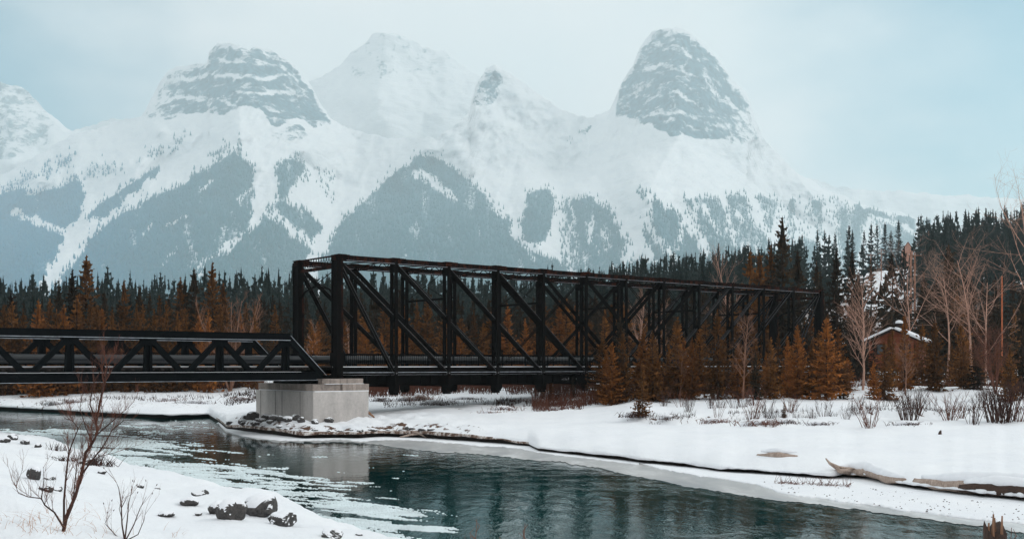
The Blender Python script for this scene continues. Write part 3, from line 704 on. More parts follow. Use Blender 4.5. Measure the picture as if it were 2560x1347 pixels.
# faded white scrawl on the outer stringer
m = MB(); rr = random.Random(3)
for t0, n in ((21.0, 5), (22.6, 8), (24.1, 3), (28.6, 4)):
    for k in range(n):
        x = t0 + k * .17
        for q in range(3):
            p = B(x + rr.uniform(-.06, .06), .715, 3.48 + rr.uniform(-.1, .1)); q_ = B(x + rr.uniform(-.06, .08), .715, 3.48 + rr.uniform(-.1, .1)); m.bar(p, q_, BV, .006, .022)
part(m, 'graffiti', M['snowstrip'], tb)
m = MB(); bpx(m, NP * PL / 2, BW / 2, 4.49, NP * PL + .6, BW - .9, .09)
for k in range(90): bpx(m, .3 + k * .607, BW / 2, 4.36, .2, BW - 1.0, .17)
part(m, 'deck', M['timber'], tb)
m = MB()
for v in (.33, BW - .33): bpx(m, NP * PL / 2, v, 4.25, NP * PL + .4, .06, .40)
m.cur = 1
for v in (.33,): bpx(m, NP * PL / 2, v, 4.475, NP * PL + .4, .16, .05)
part(m, 'deck_fascia', [M['steel'], M['snowstrip']], tb)
def railing(root, t0, t1, v):
    m = MB(); L = t1 - t0; c = (t0 + t1) / 2
    bpx(m, c, v, 5.36, L, .07, .06); bpx(m, c, v, 4.66, L, .05, .04); bpx(m, c, v, 5.24, L, .03, .03)
    n = int(L / .16)
    for k in range(n): bpx(m, t0 + (k + .5) * L / n, v, 5.0, .028, .028, .68)
    for k in range(int(L / 2.3)): bpx(m, t0 + .6 + k * 2.3, v, 4.95, .07, .07, .86)
    return part(m, 'handrail', M['bluesteel'], root)
def pipe(root, t0, t1):
    m = MB(); m.tube([B(t0, BW - 1.15, 4.98), B(t1, BW - 1.15, 4.98)], .29, 14)
    for k in range(int((t1 - t0) / 4.55) + 1): m.tube([B(t0 + .3 + k * 4.55, BW - 1.15, 4.98), B(t0 + .42 + k * 4.55, BW - 1.15, 4.98)], .32, 14)
    return part(m, 'utility_pipe', M['pipe'], root, smooth=False)
railing(tb, .3, NP * PL, .5); railing(tb, .3, NP * PL, BW - .5); pipe(tb, .4, NP * PL + .3)

# ---- the low pony truss span on the left
pt = empty('pony_truss_bridge', B(-2, 0, 0), 'low black pony truss span with a row of triangles reaching out over the river', 'bridge')
ends = (-1.2, -37.6); tops = [-3.84 - 4.56 * k for k in range(8)]; bots = [-6.13 - 4.56 * k for k in range(7)]
PZT, PZB = 6.42, 3.86
for v in (-.02, BW + .02):
    m = MB(); t0, t1 = tops[0], tops[-1]; c = (t0 + t1) / 2; L = abs(t0 - t1) + .4
    bpx(m, c, v, PZT, L, .46, .42); bpx(m, c, v, PZT + .225, L + .1, .58, .03); bpx(m, c, v, PZT - .205, L, .56, .03)
    m.cur = 1; bpx(m, c, v - .283, PZT - .205, L, .008, .036)  # flange highlight painted as a bright strip
    part(m, 'top_chord', [M['bluesteel'], M['edgeglint']], pt)
    m = MB(); c = sum(ends) / 2; L = abs(ends[1] - ends[0])
    bpx(m, c, v, PZB, L, .34, .5); bpx(m, c, v, PZB + .265, L, .5, .03); bpx(m, c, v, PZB - .265, L, .62, .03)
    for k in range(int(L / .22)): bpx(m, ends[1] + .1 + k * .22, v - .176, PZB - .15, .035, .02, .035)
    for tt in bots: bpx(m, tt, v, PZB + .28, 1.15, .38, .5)
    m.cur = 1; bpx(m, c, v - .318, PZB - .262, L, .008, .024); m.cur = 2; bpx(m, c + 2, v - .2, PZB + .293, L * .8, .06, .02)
    part(m, 'bottom_chord', [M['bluesteel'], M['edgeglint'], M['snowstrip']], pt)
    for te, tt in ((ends[0], tops[0]), (ends[1], tops[-1])):
        m = MB(); m.bar(B(te, v, PZB + .05), B(tt, v, PZT + .1), BV, .46, .40)
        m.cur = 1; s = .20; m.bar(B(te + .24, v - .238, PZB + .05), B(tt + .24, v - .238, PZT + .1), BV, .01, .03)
        part(m, 'end_diagonal', [M['bluesteel'], M['edgeglint']], pt)
    for i, tt in enumerate(tops):
        m = MB(); zc = (PZB + PZT) / 2
        # vertical that flares towards the floor
        for s in (-1, 1): m.bar(B(tt + s * .2, v + (-.1 if v > 1 else .1), PZB), B(tt + s * .12, v, PZT), BU, .13, .3)
        m.bar(B(tt, v + (.14 if v < 1 else -.14), PZB + .2), B(tt, v, PZT), BU, .34, .05)
        ve = part(m, 'vertical', M['bluesteel'], pt); m = MB(); bpx(m, tt, v, PZT - .42, .95, .30, .42); m.build('gusset_plate', M['bluesteel'], ve)
        for tb_ in (bots[i - 1] if i > 0 else None, bots[i] if i < 7 else None):
            if tb_ is None: continue
            m = MB()
            for s in (-.12, .12): m.bar(B(tb_, v + s, PZB + .1), B(tt, v + s, PZT - .15), BV, .10, .30)
            m.bar(B(tb_, v, PZB + .1), B(tt, v, PZT - .15), BV, .24, .16)
            part(m, 'diagonal', M['bluesteel'], pt)
for k in range(17):
    m = MB(); tt = ends[0] - .6 - k * 2.2; bpx(m, tt, BW / 2, 3.98, .3, BW - .3, .56); part(m, 'floor_beam', M['steel'], pt)
m = MB(); bpx(m, sum(ends) / 2, BW / 2, 4.42, abs(ends[1] - ends[0]), BW - .9, .1)
for k in range(60): bpx(m, ends[1] + .3 + k * .606, BW / 2, 4.31, .22, BW - 1.0, .12)
part(m, 'deck', M['timber'], pt)
m = MB()
for v in (1.0, BW - 1.6): bpx(m, sum(ends) / 2, v, 4.50, abs(ends[1] - ends[0]) * .97, .9, .06)
part(m, 'snow_strip', M['snowstrip'], pt)
railing(pt, ends[1], ends[0] + 1.1, BW - .55); pipe(pt, ends[1] - .5, ends[0] + 1.2)
m = MB(); bpx(m, sum(ends) / 2, .5, 4.66, abs(ends[1] - ends[0]), .06, .06); bpx(m, sum(ends) / 2, BW - .5, 4.66, abs(ends[1] - ends[0]), .06, .08)
part(m, 'kerb_rail', M['steel'], pt)

# ---- the pier
def mk_conc(name, c, streak=.3):
    t = NT(name); n = t.noise(t.pos(), 7, 6, .7); n2 = t.noise(t.pos((1, 1, .3)), 1.1, 4, .6)
    k = t.math('ADD', t.math('MULTIPLY', n, .4), t.math('MULTIPLY', n2, .6))
    t.color(t.ramp(k, [(.32, tuple(x * (1 - streak) for x in c)), (.68, tuple(min(1, x * 1.12) for x in c))])); t.setp(Roughness=.85); t.bump(n, .15, .01); return t.m
M['concrete'] = mk_conc('pale_concrete', (.54, .50, .475), .38); M['stone'] = mk_conc('weathered_cap_stone', (.40, .33, .29), .7); M['joint'] = flat_mat('dark_joint', (.05, .045, .045), .9)
pr = empty('bridge_pier', B(0, BW / 2, 0), 'pale concrete bridge pier with weathered stone cap blocks under the truss end', 'pier')
W2, PV0, PV1, ZP0, ZP1 = 2.1, -1.3, 7.0, .2, 2.83
prof = [(-W2, PV0), (W2, PV0), (W2, PV1)] + [(W2 * math.cos(a), PV1 + 1.0 * math.sin(a)) for a in np.linspace(.3, math.pi - .3, 5)] + [(-W2, PV1)]
tc0 = -.42
m = MB(); n = len(prof)
m.add([B(tc0 + t, v, ZP0) for t, v in prof] + [B(tc0 + t, v, ZP1) for t, v in prof], [(i, (i + 1) % n, n + (i + 1) % n, n + i) for i in range(n)] + [tuple(range(n, 2 * n))])
part(m, 'concrete_jacket', M['concrete'], pr)
for v in (.5, 3.1, 4.1, 6.35):
    m = MB(); bpx(m, tc0 - W2 - .003, v, (ZP0 + ZP1) / 2, .012, .045, ZP1 - ZP0 - .02); part(m, 'joint', M['joint'], pr)
m = MB(); bpx(m, tc0 + .1, (PV0 + PV1) / 2, ZP1 + .03, 2 * W2 - .1, PV1 - PV0 - .1, .06); bpx(m, tc0 + 1.2, PV0 + .7, ZP1 + .09, 1.9, 1.2, .1); part(m, 'snow_cover', M['snowstrip'], pr)
zc = ZP1 + .06; rr = random.Random(5)
y = PV0 + .25
while y < PV1 - .4:
    L = rr.uniform(.8, 1.3); m = MB(); bpx(m, tc0 - .95, y + L / 2, zc + .22, 2.1, L - .03, .44); part(m, 'cap_stone', M['stone'], pr); y += L
x = .14
while x < 1.95:
    L = rr.uniform(.22, .42); m = MB(); bpx(m, tc0 + x + L / 2, PV0 + .75, zc + .22, L - .02, 1.4, .43); part(m, 'cap_stone', M['stone'], pr); x += L
for t0, L in ((-1.25, 1.35), (.12, .5), (.64, 1.25)):
    m = MB(); bpx(m, tc0 + t0 + L / 2, PV0 + 1.0, zc + .62, L - .02, 1.3, .34); part(m, 'cap_stone', M['stone'], pr)
m = MB(); bpx(m, tc0 + .35, PV0 + .86, zc + .455, 2.9, 1.5, .03); part(m, 'snow_ledge', M['snowstrip'], pr)
for v in (0, BW):
    m = MB(); bpx(m, -.1, v + .3, 3.42, 1.5, 1.0, .22); bpx(m, -1.3, v, 3.42, .9, .8, .3); part(m, 'bearing', M['steel'], pr)
m = MB(); bpx(m, -.9, BW / 2 + .7, 3.35, 2.2, BW - 1.6, .5); part(m, 'bearing_seat', M['steel'], pr)
# ------------------------------------------------------------------ trees
def mk_needles(name, lo, hi, hi2):
    t = NT(name); n = t.noise(t.coord('Object'), 7, 4, .65); oi = t.new('ShaderNodeObjectInfo'); n2 = t.noise(t.pos(), 2.6, 3, .6)
    c = t.ramp(t.math('ADD', t.math('MULTIPLY', n, .5), t.math('MULTIPLY', n2, .5)), [(.36, lo), (.52, hi), (.66, hi2)])
    hs = t.new('ShaderNodeHueSaturation'); t.lk(c, hs.inputs['Color'])
    t.lk(t.math('ADD', t.math('MULTIPLY', oi.outputs['Random'], .8), .6), hs.inputs['Value'])
    t.color(hs.outputs['Color']); t.setp(Roughness=.8); t.b.inputs['Specular IOR Level'].default_value = .15; return t.m
M['needle_dark'] = mk_needles('dark_needles', (.014, .015, .011), (.038, .026, .015), (.11, .055, .022))
M['needle_brown'] = mk_needles('brown_green_needles', (.045, .024, .010), (.16, .066, .018), (.32, .125, .03))
M['needle_orange'] = mk_needles('rust_orange_needles', (.085, .036, .011), (.24, .086, .020), (.40, .15, .036))
M['needle_teal'] = mk_needles('blue_green_needles', (.014, .026, .027), (.032, .052, .050), (.085, .082, .064))
M['bark'] = flat_mat('spruce_bark', (.05, .032, .024), .9, .2, .4, 8)
M['pale_bark'] = flat_mat('pale_pinkish_bark', (.44, .26, .195), .8, .2, .3, 3)
M['red_twig'] = flat_mat('red_brown_twig', (.13, .05, .032), .8, .2, .4, 3)
M['dark_twig'] = flat_mat('dark_brown_twig', (.055, .026, .02), .8, .2, .4, 3)
M['tan_twig'] = flat_mat('tan_twig', (.23, .12, .08), .8, .2, .4, 3)

def spruce_arrays(seed, whorls=30, nb=7, sprigs=6, Rr=.17, droop=.5, gaps=.1, spire=.0, hang=3):
    r_ = random.Random(seed); V = []; T = []
    def tri(a, b, c): n = len(V); V.extend((a, b, c)); T.append((n, n + 1, n + 2))
    lean = (r_.uniform(-.012, .012), r_.uniform(-.012, .012))
    for w in range(whorls):
        t = .05 + .95 * (w + r_.random() * .7) / whorls
        prof = (1 - t) ** (.78 + spire) * (.62 + .38 * min(1, t / .12))
        r0 = Rr * prof + .004
        k = max(3, int(nb * (.6 + .4 * (1 - t)) + r_.random()))
        a0 = r_.random() * 6.28
        for b in range(k):
            if r_.random() < gaps: continue
            a = a0 + 6.283 * b / k + r_.uniform(-.35, .35)
            r = r0 * r_.uniform(.42, 1.25); ca, sa = math.cos(a), math.sin(a)
            z0 = t + r_.uniform(-.01, .01); dr = droop * r * r_.uniform(.5, 1.2) * (1 - t * .9); up = r * .55 * t
            P = []
            for s in range(5):
                u = s / 4; z = z0 - dr * math.sin(u * 1.9) + up * u + r * .10 * u * u
                j = .05 * r
                P.append((lean[0] * t + ca * r * u + r_.uniform(-j, j), lean[1] * t + sa * r * u + r_.uniform(-j, j), z))
            hw = .045 * r + .0016
            for s in range(4):
                w0 = hw * (1 - s / 4.5); p, q = P[s], P[s + 1]
                tri((p[0] - sa * w0, p[1] + ca * w0, p[2]), (p[0] + sa * w0, p[1] - ca * w0, p[2]), q)
            for s in range(sprigs):
                u = .18 + .8 * s / sprigs + r_.uniform(-.04, .04); i = min(3, int(u * 4)); f = u * 4 - i
                p = tuple(P[i][c] * (1 - f) + P[i + 1][c] * f for c in range(3))
                for sg in (-1, 1):
                    aa = a + sg * r_.uniform(.55, 1.1); l = r * .42 * (1.1 - .75 * u) * r_.uniform(.6, 1.2) + .006
                    tip = (p[0] + math.cos(aa) * l, p[1] + math.sin(aa) * l, p[2] - l * r_.uniform(.05, .45))
                    wd = l * .22
                    tri((p[0] - ca * wd, p[1] - sa * wd, p[2]), (p[0] + ca * wd, p[1] + sa * wd, p[2] - wd * .3), tip)
            for s in range(hang):
                u = .2 + .7 * r_.random(); i = min(3, int(u * 4)); f = u * 4 - i
                p = tuple(P[i][c] * (1 - f) + P[i + 1][c] * f for c in range(3)); l = (1.25 / whorls) * r_.uniform(.5, 1.3) * (1.25 - .6 * u) * (1 - .45 * t); l = min(l, r * .9 + .004); q2 = min(l * .5, r * .3)
                tri((p[0] - ca * q2 + sa * q2 * .5, p[1] - sa * q2 - ca * q2 * .5, p[2]), (p[0] + ca * q2 - sa * q2 * .5, p[1] + sa * q2 + ca * q2 * .5, p[2]), (p[0] + r_.uniform(-.2, .2) * l, p[1] + r_.uniform(-.2, .2) * l, p[2] - l))
    for q_ in range(3):
        c_, s_ = math.cos(q_ * 1.05), math.sin(q_ * 1.05); tri((lean[0] - c_ * .014, lean[1] - s_ * .014, .90), (lean[0] + c_ * .014, lean[1] + s_ * .014, .90), (lean[0], lean[1], 1.01)); tri((lean[0] - c_ * .03, lean[1] - s_ * .03, .80), (lean[0] + c_ * .03, lean[1] + s_ * .03, .80), (lean[0], lean[1], .97))
    return np.array(V, np.float32), np.array(T, np.int32)
KIND = {  # name: list of crowns
  'tall':  [spruce_arrays(10 + i, 34, 8, 6, .19 + .02 * (i % 3), .6, .10, .05, 5) for i in range(5)],
  'young': [spruce_arrays(30 + i, 26, 9, 6, .30 + .02 * (i % 3), .34, .13, .03, 5) for i in range(5)],
  'slim':  [spruce_arrays(50 + i, 30, 7, 4, .12 + .015 * (i % 3), .6, .12, -.15, 5) for i in range(4)],
  'pine':  [spruce_arrays(70 + i, 17, 7, 4, .14 + .02 * (i % 2), .15, .22, -.1, 5) for i in range(4)],
}
tm = MB(); tm.tube([(0, 0, -.06), (0, 0, .02), (0, 0, .5), (0, 0, .97)], [.016, .013, .008, .0015], 6)
_tr = tm.build('trunk', M['bark']); TRUNK = _tr.data; bpy.data.objects.remove(_tr)
_cm = {}
def crown_mesh(kind, i, mat):
    k = (kind, i, mat)
    if k not in _cm: _cm[k] = np_mesh('crown', KIND[kind][i][0], KIND[kind][i][1], [M[mat]])
    return _cm[k]
tree_n = 0
def spruce(px, top, Y, mat, label, group, kind='tall', wide=1.0, base_py=None, name='spruce_tree', cat='spruce tree'):
    """one conifer: stands on the ground at distance Y, its tip at the height seen"""
    global tree_n
    if base_py is not None: Y = far_hit(px, base_py)
    p = gpt(px, Y); H = py_z(top, Y) - p.z
    if H < .3: return None
    r_ = random.Random(tree_n * 13 + 5); tree_n += 1
    root = empty(name, p, label, cat, group); root.rotation_euler = (0, 0, r_.uniform(0, 6.28)); root.scale = (H * wide, H * wide, H)
    i = r_.randrange(len(KIND[kind]))
    link(bpy.data.objects.new('trunk', TRUNK), root); link(bpy.data.objects.new('crown', crown_mesh(kind, i, mat)), root)
    return root

GL = 'spruces behind the low bridge span'
LONE = [ # px, tip, Y, material, kind, wide, label
 (215, 638, 128, 'needle_brown', 'tall', 1.25, 'tallest spruce behind the low bridge span, brown with a wide spread of boughs'),
 (183, 672, 126, 'needle_dark', 'tall', 1.0, 'dark spruce close on the left of the tallest one behind the low bridge span'),
 (148, 709, 124, 'needle_dark', 'slim', 1.3, 'slim dark spruce a step left of the tall pair behind the low span'),
 (310, 698, 127, 'needle_brown', 'tall', 1.0, 'full brown spruce standing alone between the two tall clusters behind the low span'),
 (348, 711, 125, 'needle_dark', 'slim', 1.1, 'narrow dark spruce just right of the full lone spruce'),
 (450, 692, 126, 'needle_brown', 'tall', 1.0, 'full brown spruce at the left edge of the cluster beside the round bare tree'),
 (463, 700, 128, 'needle_dark', 'slim', 1.3, 'narrow dark spruce pressed against the right side of the cluster edge spruce'),
 (489, 670, 127, 'needle_dark', 'slim', 1.4, 'spindly dark spruce, middle of the cluster left of the round bare tree'),
 (532, 654, 125, 'needle_brown', 'tall', 1.0, 'tall brown spruce with upswept tip directly left of the round bare tree'),
 (555, 706, 130, 'needle_brown', 'tall', 1.3, 'bushy lower brown spruce behind the top of the round bare tree'),
 (33, 728, 130, 'needle_dark', 'slim', 1.3, 'slender dark spruce nearest the left picture edge behind the low span'),
 (82, 730, 132, 'needle_teal', 'slim', 1.3, 'small pointed blue-green spruce near the left picture edge'),
 (497, 786, 119, 'needle_orange', 'young', .8, 'bright orange young spruce in front of the dark cluster, left of the round bare tree'),
 (192, 737, 120, 'needle_brown', 'tall', 1.3, 'rusty brown spruce standing in front of the tallest spruce on the left'),
 (795, 803, 118, 'needle_orange', 'young', .8, 'bright orange young spruce seen between the two near end posts of the truss'),
 (1957, 542, 122, 'needle_dark', 'tall', 1.05, 'tallest dark spruce of all, rising above the far end of the truss'),
 (1876, 627, 120, 'needle_brown', 'slim', 1.3, 'brown narrow spruce left of the tallest spruce above the truss'),
 (1900, 632, 121, 'needle_brown', 'slim', 1.4, 'brown spruce second to the left of the tallest spruce above the truss'),
 (1928, 612, 124, 'needle_brown', 'tall', .9, 'brown spruce touching the left side of the tallest spruce above the truss'),
 (1996, 625, 123, 'needle_dark', 'slim', 1.3, 'dark spruce touching the right side of the tallest spruce above the truss'),
 (1905, 700, 118, 'needle_brown', 'tall', 1.3, 'wide brown spruce low in front of the tallest spruce behind the truss'),
 (2040, 650, 140, 'needle_dark', 'slim', 1.0, 'thin dark spruce above the right end of the truss, against the snow slope'),
 (2053, 680, 138, 'needle_dark', 'slim', .9, 'very thin short spruce beside the thin one at the truss right end'),
 (2093, 624, 112, 'needle_dark', 'tall', 1.0, 'large dark spruce right of the truss far end, left of its paired neighbour'),
 (2128, 622, 114, 'needle_dark', 'tall', .9, 'large dark spruce with ragged top, right one of the pair past the truss end'),
 (2145, 680, 116, 'needle_dark', 'slim', 1.3, 'slim dark spruce at the right foot of the pair past the truss end'),
 (2178, 650, 150, 'needle_dark', 'tall', .9, 'dark spruce in the middle of the snowy hillside clearing'),
 (2212, 682, 140, 'needle_dark', 'slim', 1.2, 'short dark spruce beside the pole in the snowy hillside clearing'),
 (2231, 634, 145, 'needle_dark', 'slim', 1.3, 'slim spruce with pointed tip in the snowy clearing, left of the twin poles'),
 (2261, 613, 150, 'needle_teal', 'tall', .85, 'snow-flecked blue-green spruce immediately left of the twin wooden poles'),
 (2372, 610, 120, 'needle_dark', 'tall', 1.45, 'broad dark spruce with a heavy crown right of the twin wooden poles'),
 (2310, 680, 130, 'needle_dark', 'tall', 1.1, 'dark spruce between the twin wooden poles and the broad spruce'),
 (2430, 700, 125, 'needle_dark', 'slim', 1.3, 'dark narrow spruce below the snowy embankment right of the broad spruce'),
 (2490, 720, 122, 'needle_dark', 'tall', 1.1, 'dark spruce below the snowy embankment near the right picture edge'),
]
for px, tp, Y, mat, kd, wd, lab in LONE: spruce(px, tp, Y, mat, lab, None, kd, wd)
FRONT = [ # right foreground, with a foot seen in the snow: px, tip, base, mat, kind, wide, label
 (1506, 842, 1001, 'needle_brown', 'young', 1.15, 'full-skirted young spruce, first from the left in the front row before the truss'),
 (1606, 906, 1042, 'needle_brown', 'young', .8, 'small spruce standing by itself farthest forward on the snow bank'),
 (1550, 790, 990, 'needle_dark', 'young', .85, 'tall dark young spruce right behind the first spruce of the front row'),
 (1695, 792, 996, 'needle_brown', 'young', .9, 'tall brown spruce directly right of the pinkish bare tree in the front row'),
 (1731, 842, 999, 'needle_orange', 'young', .8, 'orange lower spruce to the right of the tall brown one in the front row'),
 (1794, 772, 996, 'needle_brown', 'young', .85, 'tallest brown spruce at the middle of the front row before the truss'),
 (1640, 850, 994, 'needle_brown', 'young', .9, 'brown spruce behind and right of the small forward spruce'),
 (1845, 860, 996, 'needle_orange', 'young', .9, 'orange bushy spruce at the foot of the spindly bare tree in the front row'),
 (1926, 842, 996, 'needle_brown', 'young', .8, 'brown spruce right of the spindly bare tree in the front row'),
 (1890, 880, 998, 'needle_dark', 'young', .8, 'short dark spruce between two brown spruces right of the spindly bare tree'),
 (1968, 838, 992, 'needle_orange', 'young', .7, 'narrow orange spruce in the front row left of the two largest orange ones'),
 (1993, 811, 996, 'needle_orange', 'young', .9, 'orange spruce left of the biggest orange spruce in the front row'),
 (2066, 792, 998, 'needle_orange', 'young', 1.05, 'biggest full orange-brown spruce at the right end of the front row before the truss'),
 (2030, 850, 998, 'needle_brown', 'young', .9, 'lower brown spruce between the two biggest orange spruces'),
 (2108, 880, 997, 'needle_brown', 'young', .9, 'brown spruce tucked against the right of the biggest orange spruce'),
 (2211, 852, 999, 'needle_brown', 'young', 1.05, 'wide brown spruce with snow between its boughs in front of the cabin'),
 (2185, 900, 998, 'needle_orange', 'young', .9, 'small orange spruce at the left foot of the wide one before the cabin'),
 (2262, 786, 975, 'needle_orange', 'slim', 1.4, 'narrow orange spruce rising in front of the cabin roof'),
 (2336, 798, 976, 'needle_brown', 'young', .85, 'sparse dark brown spruce at the right corner of the cabin'),
 (2409, 846, 973, 'needle_brown', 'young', .8, 'brown spruce with open lower boughs two trees right of the cabin'),
 (2443, 832, 974, 'needle_dark', 'young', .8, 'dark young spruce second from the right picture edge'),
 (2526, 868, 1003, 'needle_brown', 'young', .9, 'brown spruce with rusty top close to the right picture edge'),
 (2556, 740, 996, 'needle_dark', 'young', .75, 'large dark spruce cut off by the right picture edge'),
 (1377, 946, 998, 'needle_orange', 'young', .9, 'tiny orange sapling in front of the bridge girder, right one of two'),
 (1356, 962, 997, 'needle_brown', 'young', 1.0, 'tiny brown sapling in front of the bridge girder, left one of two'),
 (1432, 942, 995, 'needle_dark', 'young', .95, 'tiny dark sapling holding snow, between the girder and the first front spruce'),
 (1960, 1003, 1044, 'needle_brown', 'young', .8, 'knee-high spruce seedling among the red bushes on the bank step'),
]
for px, tp, bs, mat, kd, wd, lab in FRONT: spruce(px, tp, 0, mat, lab, None, kd, wd, base_py=bs)
rr = random.Random(11)
def row(n, x0, x1, t0, t1, y0, y1, mats, kinds, label, group, wide=(.8, 1.3), name='spruce_tree', cat='spruce tree'):
    for k in range(n):
        px = x0 + (x1 - x0) * (k + rr.random()) / n
        spruce(px, rr.uniform(t0, t1), rr.uniform(y0, y1), rr.choice(mats), label, group, rr.choice(kinds), rr.uniform(*wide), name=name, cat=cat)
row(26, -30, 640, 748, 800, 116, 123, ['needle_orange', 'needle_brown', 'needle_brown'], ['young', 'tall'], 'rust-brown spruce in the front row behind the low bridge span', 'brown spruces behind the low span', (.7, 1.0))
row(18, -20, 700, 728, 765, 126, 140, ['needle_dark', 'needle_brown', 'needle_teal'], ['tall', 'slim'], 'dark spruce in the second row behind the low bridge span', 'dark spruces behind the low span')
row(14, 770, 1480, 795, 845, 108, 118, ['needle_orange', 'needle_orange', 'needle_brown'], ['young'], 'orange spruce seen through the near panels of the truss', 'orange spruces behind the truss', (.7, 1.0))
row(22, 760, 1500, 745, 800, 122, 140, ['needle_brown', 'needle_orange', 'needle_brown'], ['tall', 'young'], 'brown spruce seen through the upper near panels of the truss', 'brown spruces behind the truss', (.8, 1.2))
row(22, 1500, 2100, 740, 830, 112, 135, ['needle_brown', 'needle_brown', 'needle_orange'], ['tall', 'young'], 'brown spruce crowded behind the far half of the truss', 'brown spruces behind the far half of the truss', (.9, 1.3))
row(16, 2080, 2580, 700, 800, 118, 150, ['needle_dark', 'needle_dark', 'needle_brown'], ['tall', 'slim'], 'dark spruce standing behind the cabin and bare trees', 'dark spruces behind the cabin', (1.0, 1.4))
row(12, 1560, 2120, 870, 930, 84, 94, ['needle_brown', 'needle_orange', 'needle_dark'], ['young'], 'low spruce half hidden behind the front row before the truss', 'low spruces behind the front row', (.8, 1.1))
row(22, 1490, 2110, 815, 905, 77, 84, ['needle_brown', 'needle_brown', 'needle_orange'], ['young'], 'brown spruce crowded into the front row before the truss', 'brown spruces of the front row', (.75, 1.0))
row(7, 2180, 2350, 800, 862, 84, 92, ['needle_brown', 'needle_brown', 'needle_dark'], ['young'], 'young brown spruce standing close before the cabin', 'spruces close before the cabin', (.6, .85))
row(7, 2350, 2575, 805, 890, 84, 95, ['needle_brown', 'needle_orange', 'needle_brown', 'needle_dark'], ['young'], 'brown young spruce among the bare trees right of the cabin', 'young spruces right of the cabin', (.65, .95))
row(3, 2250, 2292, 622, 640, 285, 300, ['needle_teal'], ['slim', 'tall'], 'dark conifer close below the peach house on the hillside', 'conifers below the peach house', (.8, 1.1), 'conifer_tree', 'conifer')
# skyline of the wooded hill, one by one
sk = [(1400, 705), (1480, 672), (1560, 655), (1700, 630), (1850, 610), (2000, 592), (2150, 568), (2250, 556), (2300, 550), (2350, 552), (2435, 523), (2500, 535), (2600, 528)]
for k in range(60):
    px = 1405 + (2575 - 1405) * (k + rr.random() * .8) / 60
    tp = interp(px, sk) + rr.uniform(-12, 18)
    if 2250 < px < 2285: continue
    spruce(px, tp, rr.uniform(405, 440), 'needle_teal', 'dark conifer standing out on the skyline of the wooded hill', 'conifers on the hill skyline', rr.choice(['pine', 'tall', 'slim']), rr.uniform(.7, 1.15), name='conifer_tree', cat='conifer')
for k in range(28):
    px = -10 + 760 * (k + rr.random() * .8) / 28
    spruce(px, rr.uniform(712, 758), rr.uniform(290, 370), 'needle_teal', 'blue-green conifer in the far treeline behind the low bridge span', 'conifers of the far treeline', rr.choice(['pine', 'tall', 'slim']), rr.uniform(.7, 1.15), name='conifer_tree', cat='conifer')

# the rest of the wood on the hill reads as one mass
PATCH = [[(1990, 705), (2040, 694), (2130, 690), (2180, 655), (2215, 640), (2250, 610), (2290, 615), (2300, 660), (2290, 720), (2200, 765), (2090, 745), (2000, 738)], [(2310, 600), (2335, 600), (2340, 650), (2310, 650)], [(2425, 697), (2600, 680), (2600, 716), (2425, 724)]]
def mass(name, label, n, x0, x1, y0, y1, h0, h1, matname, keep, kinds):
    VV, FF, off, cnt = [], [], 0, 0
    for k in range(n):
        px = rr.uniform(x0, x1); Y = math.sqrt(rr.uniform(y0 * y0, y1 * y1))
        if not keep(px, Y): continue
        p = gpt(px, Y); py = HZ - (p.z - EYE) / Y * F
        if any(inpoly(np.array([px]), np.array([py]), q)[0] for q in PATCH): continue
        V, T = kinds[rr.randrange(len(kinds))]; H = rr.uniform(h0, h1); w = 13 * rr.uniform(.6, 1.3); a = rr.random() * 6.28
        c, s = math.cos(a) * w, math.sin(a) * w
        Q = np.empty_like(V); Q[:, 0] = V[:, 0] * c - V[:, 1] * s + p.x; Q[:, 1] = V[:, 0] * s + V[:, 1] * c + p.y; Q[:, 2] = V[:, 2] * H + p.z - .3
        VV.append(Q); FF.append(T + off); off += len(V); cnt += 1
    o = np_obj(name, np.concatenate(VV), np.concatenate(FF), M[matname]); print(name, cnt, off); return tag(o, label, 'forest', kind='stuff')
LOW = [spruce_arrays(90 + i, 15, 7, 2, .15 + .016 * i, .45, .10, .03, 4) for i in range(5)] + [spruce_arrays(96 + i, 12, 6, 2, .17, .15, .2, -.2, 4) for i in range(4)]
mass('hill_forest', 'dense blue-green conifer wood covering the hill behind the bridge', 5000, -420, 2920, 185, 435, 7.5, 18, 'needle_teal', lambda px, Y: not (1985 < px < 2310 and Y < 260), LOW)
mass('valley_forest', 'brown-green conifer wood on the flat behind the bridge', 520, -300, 2800, 136, 200, 8, 12, 'needle_dark', lambda px, Y: not (1985 < px < 2310 and Y > 150), LOW)

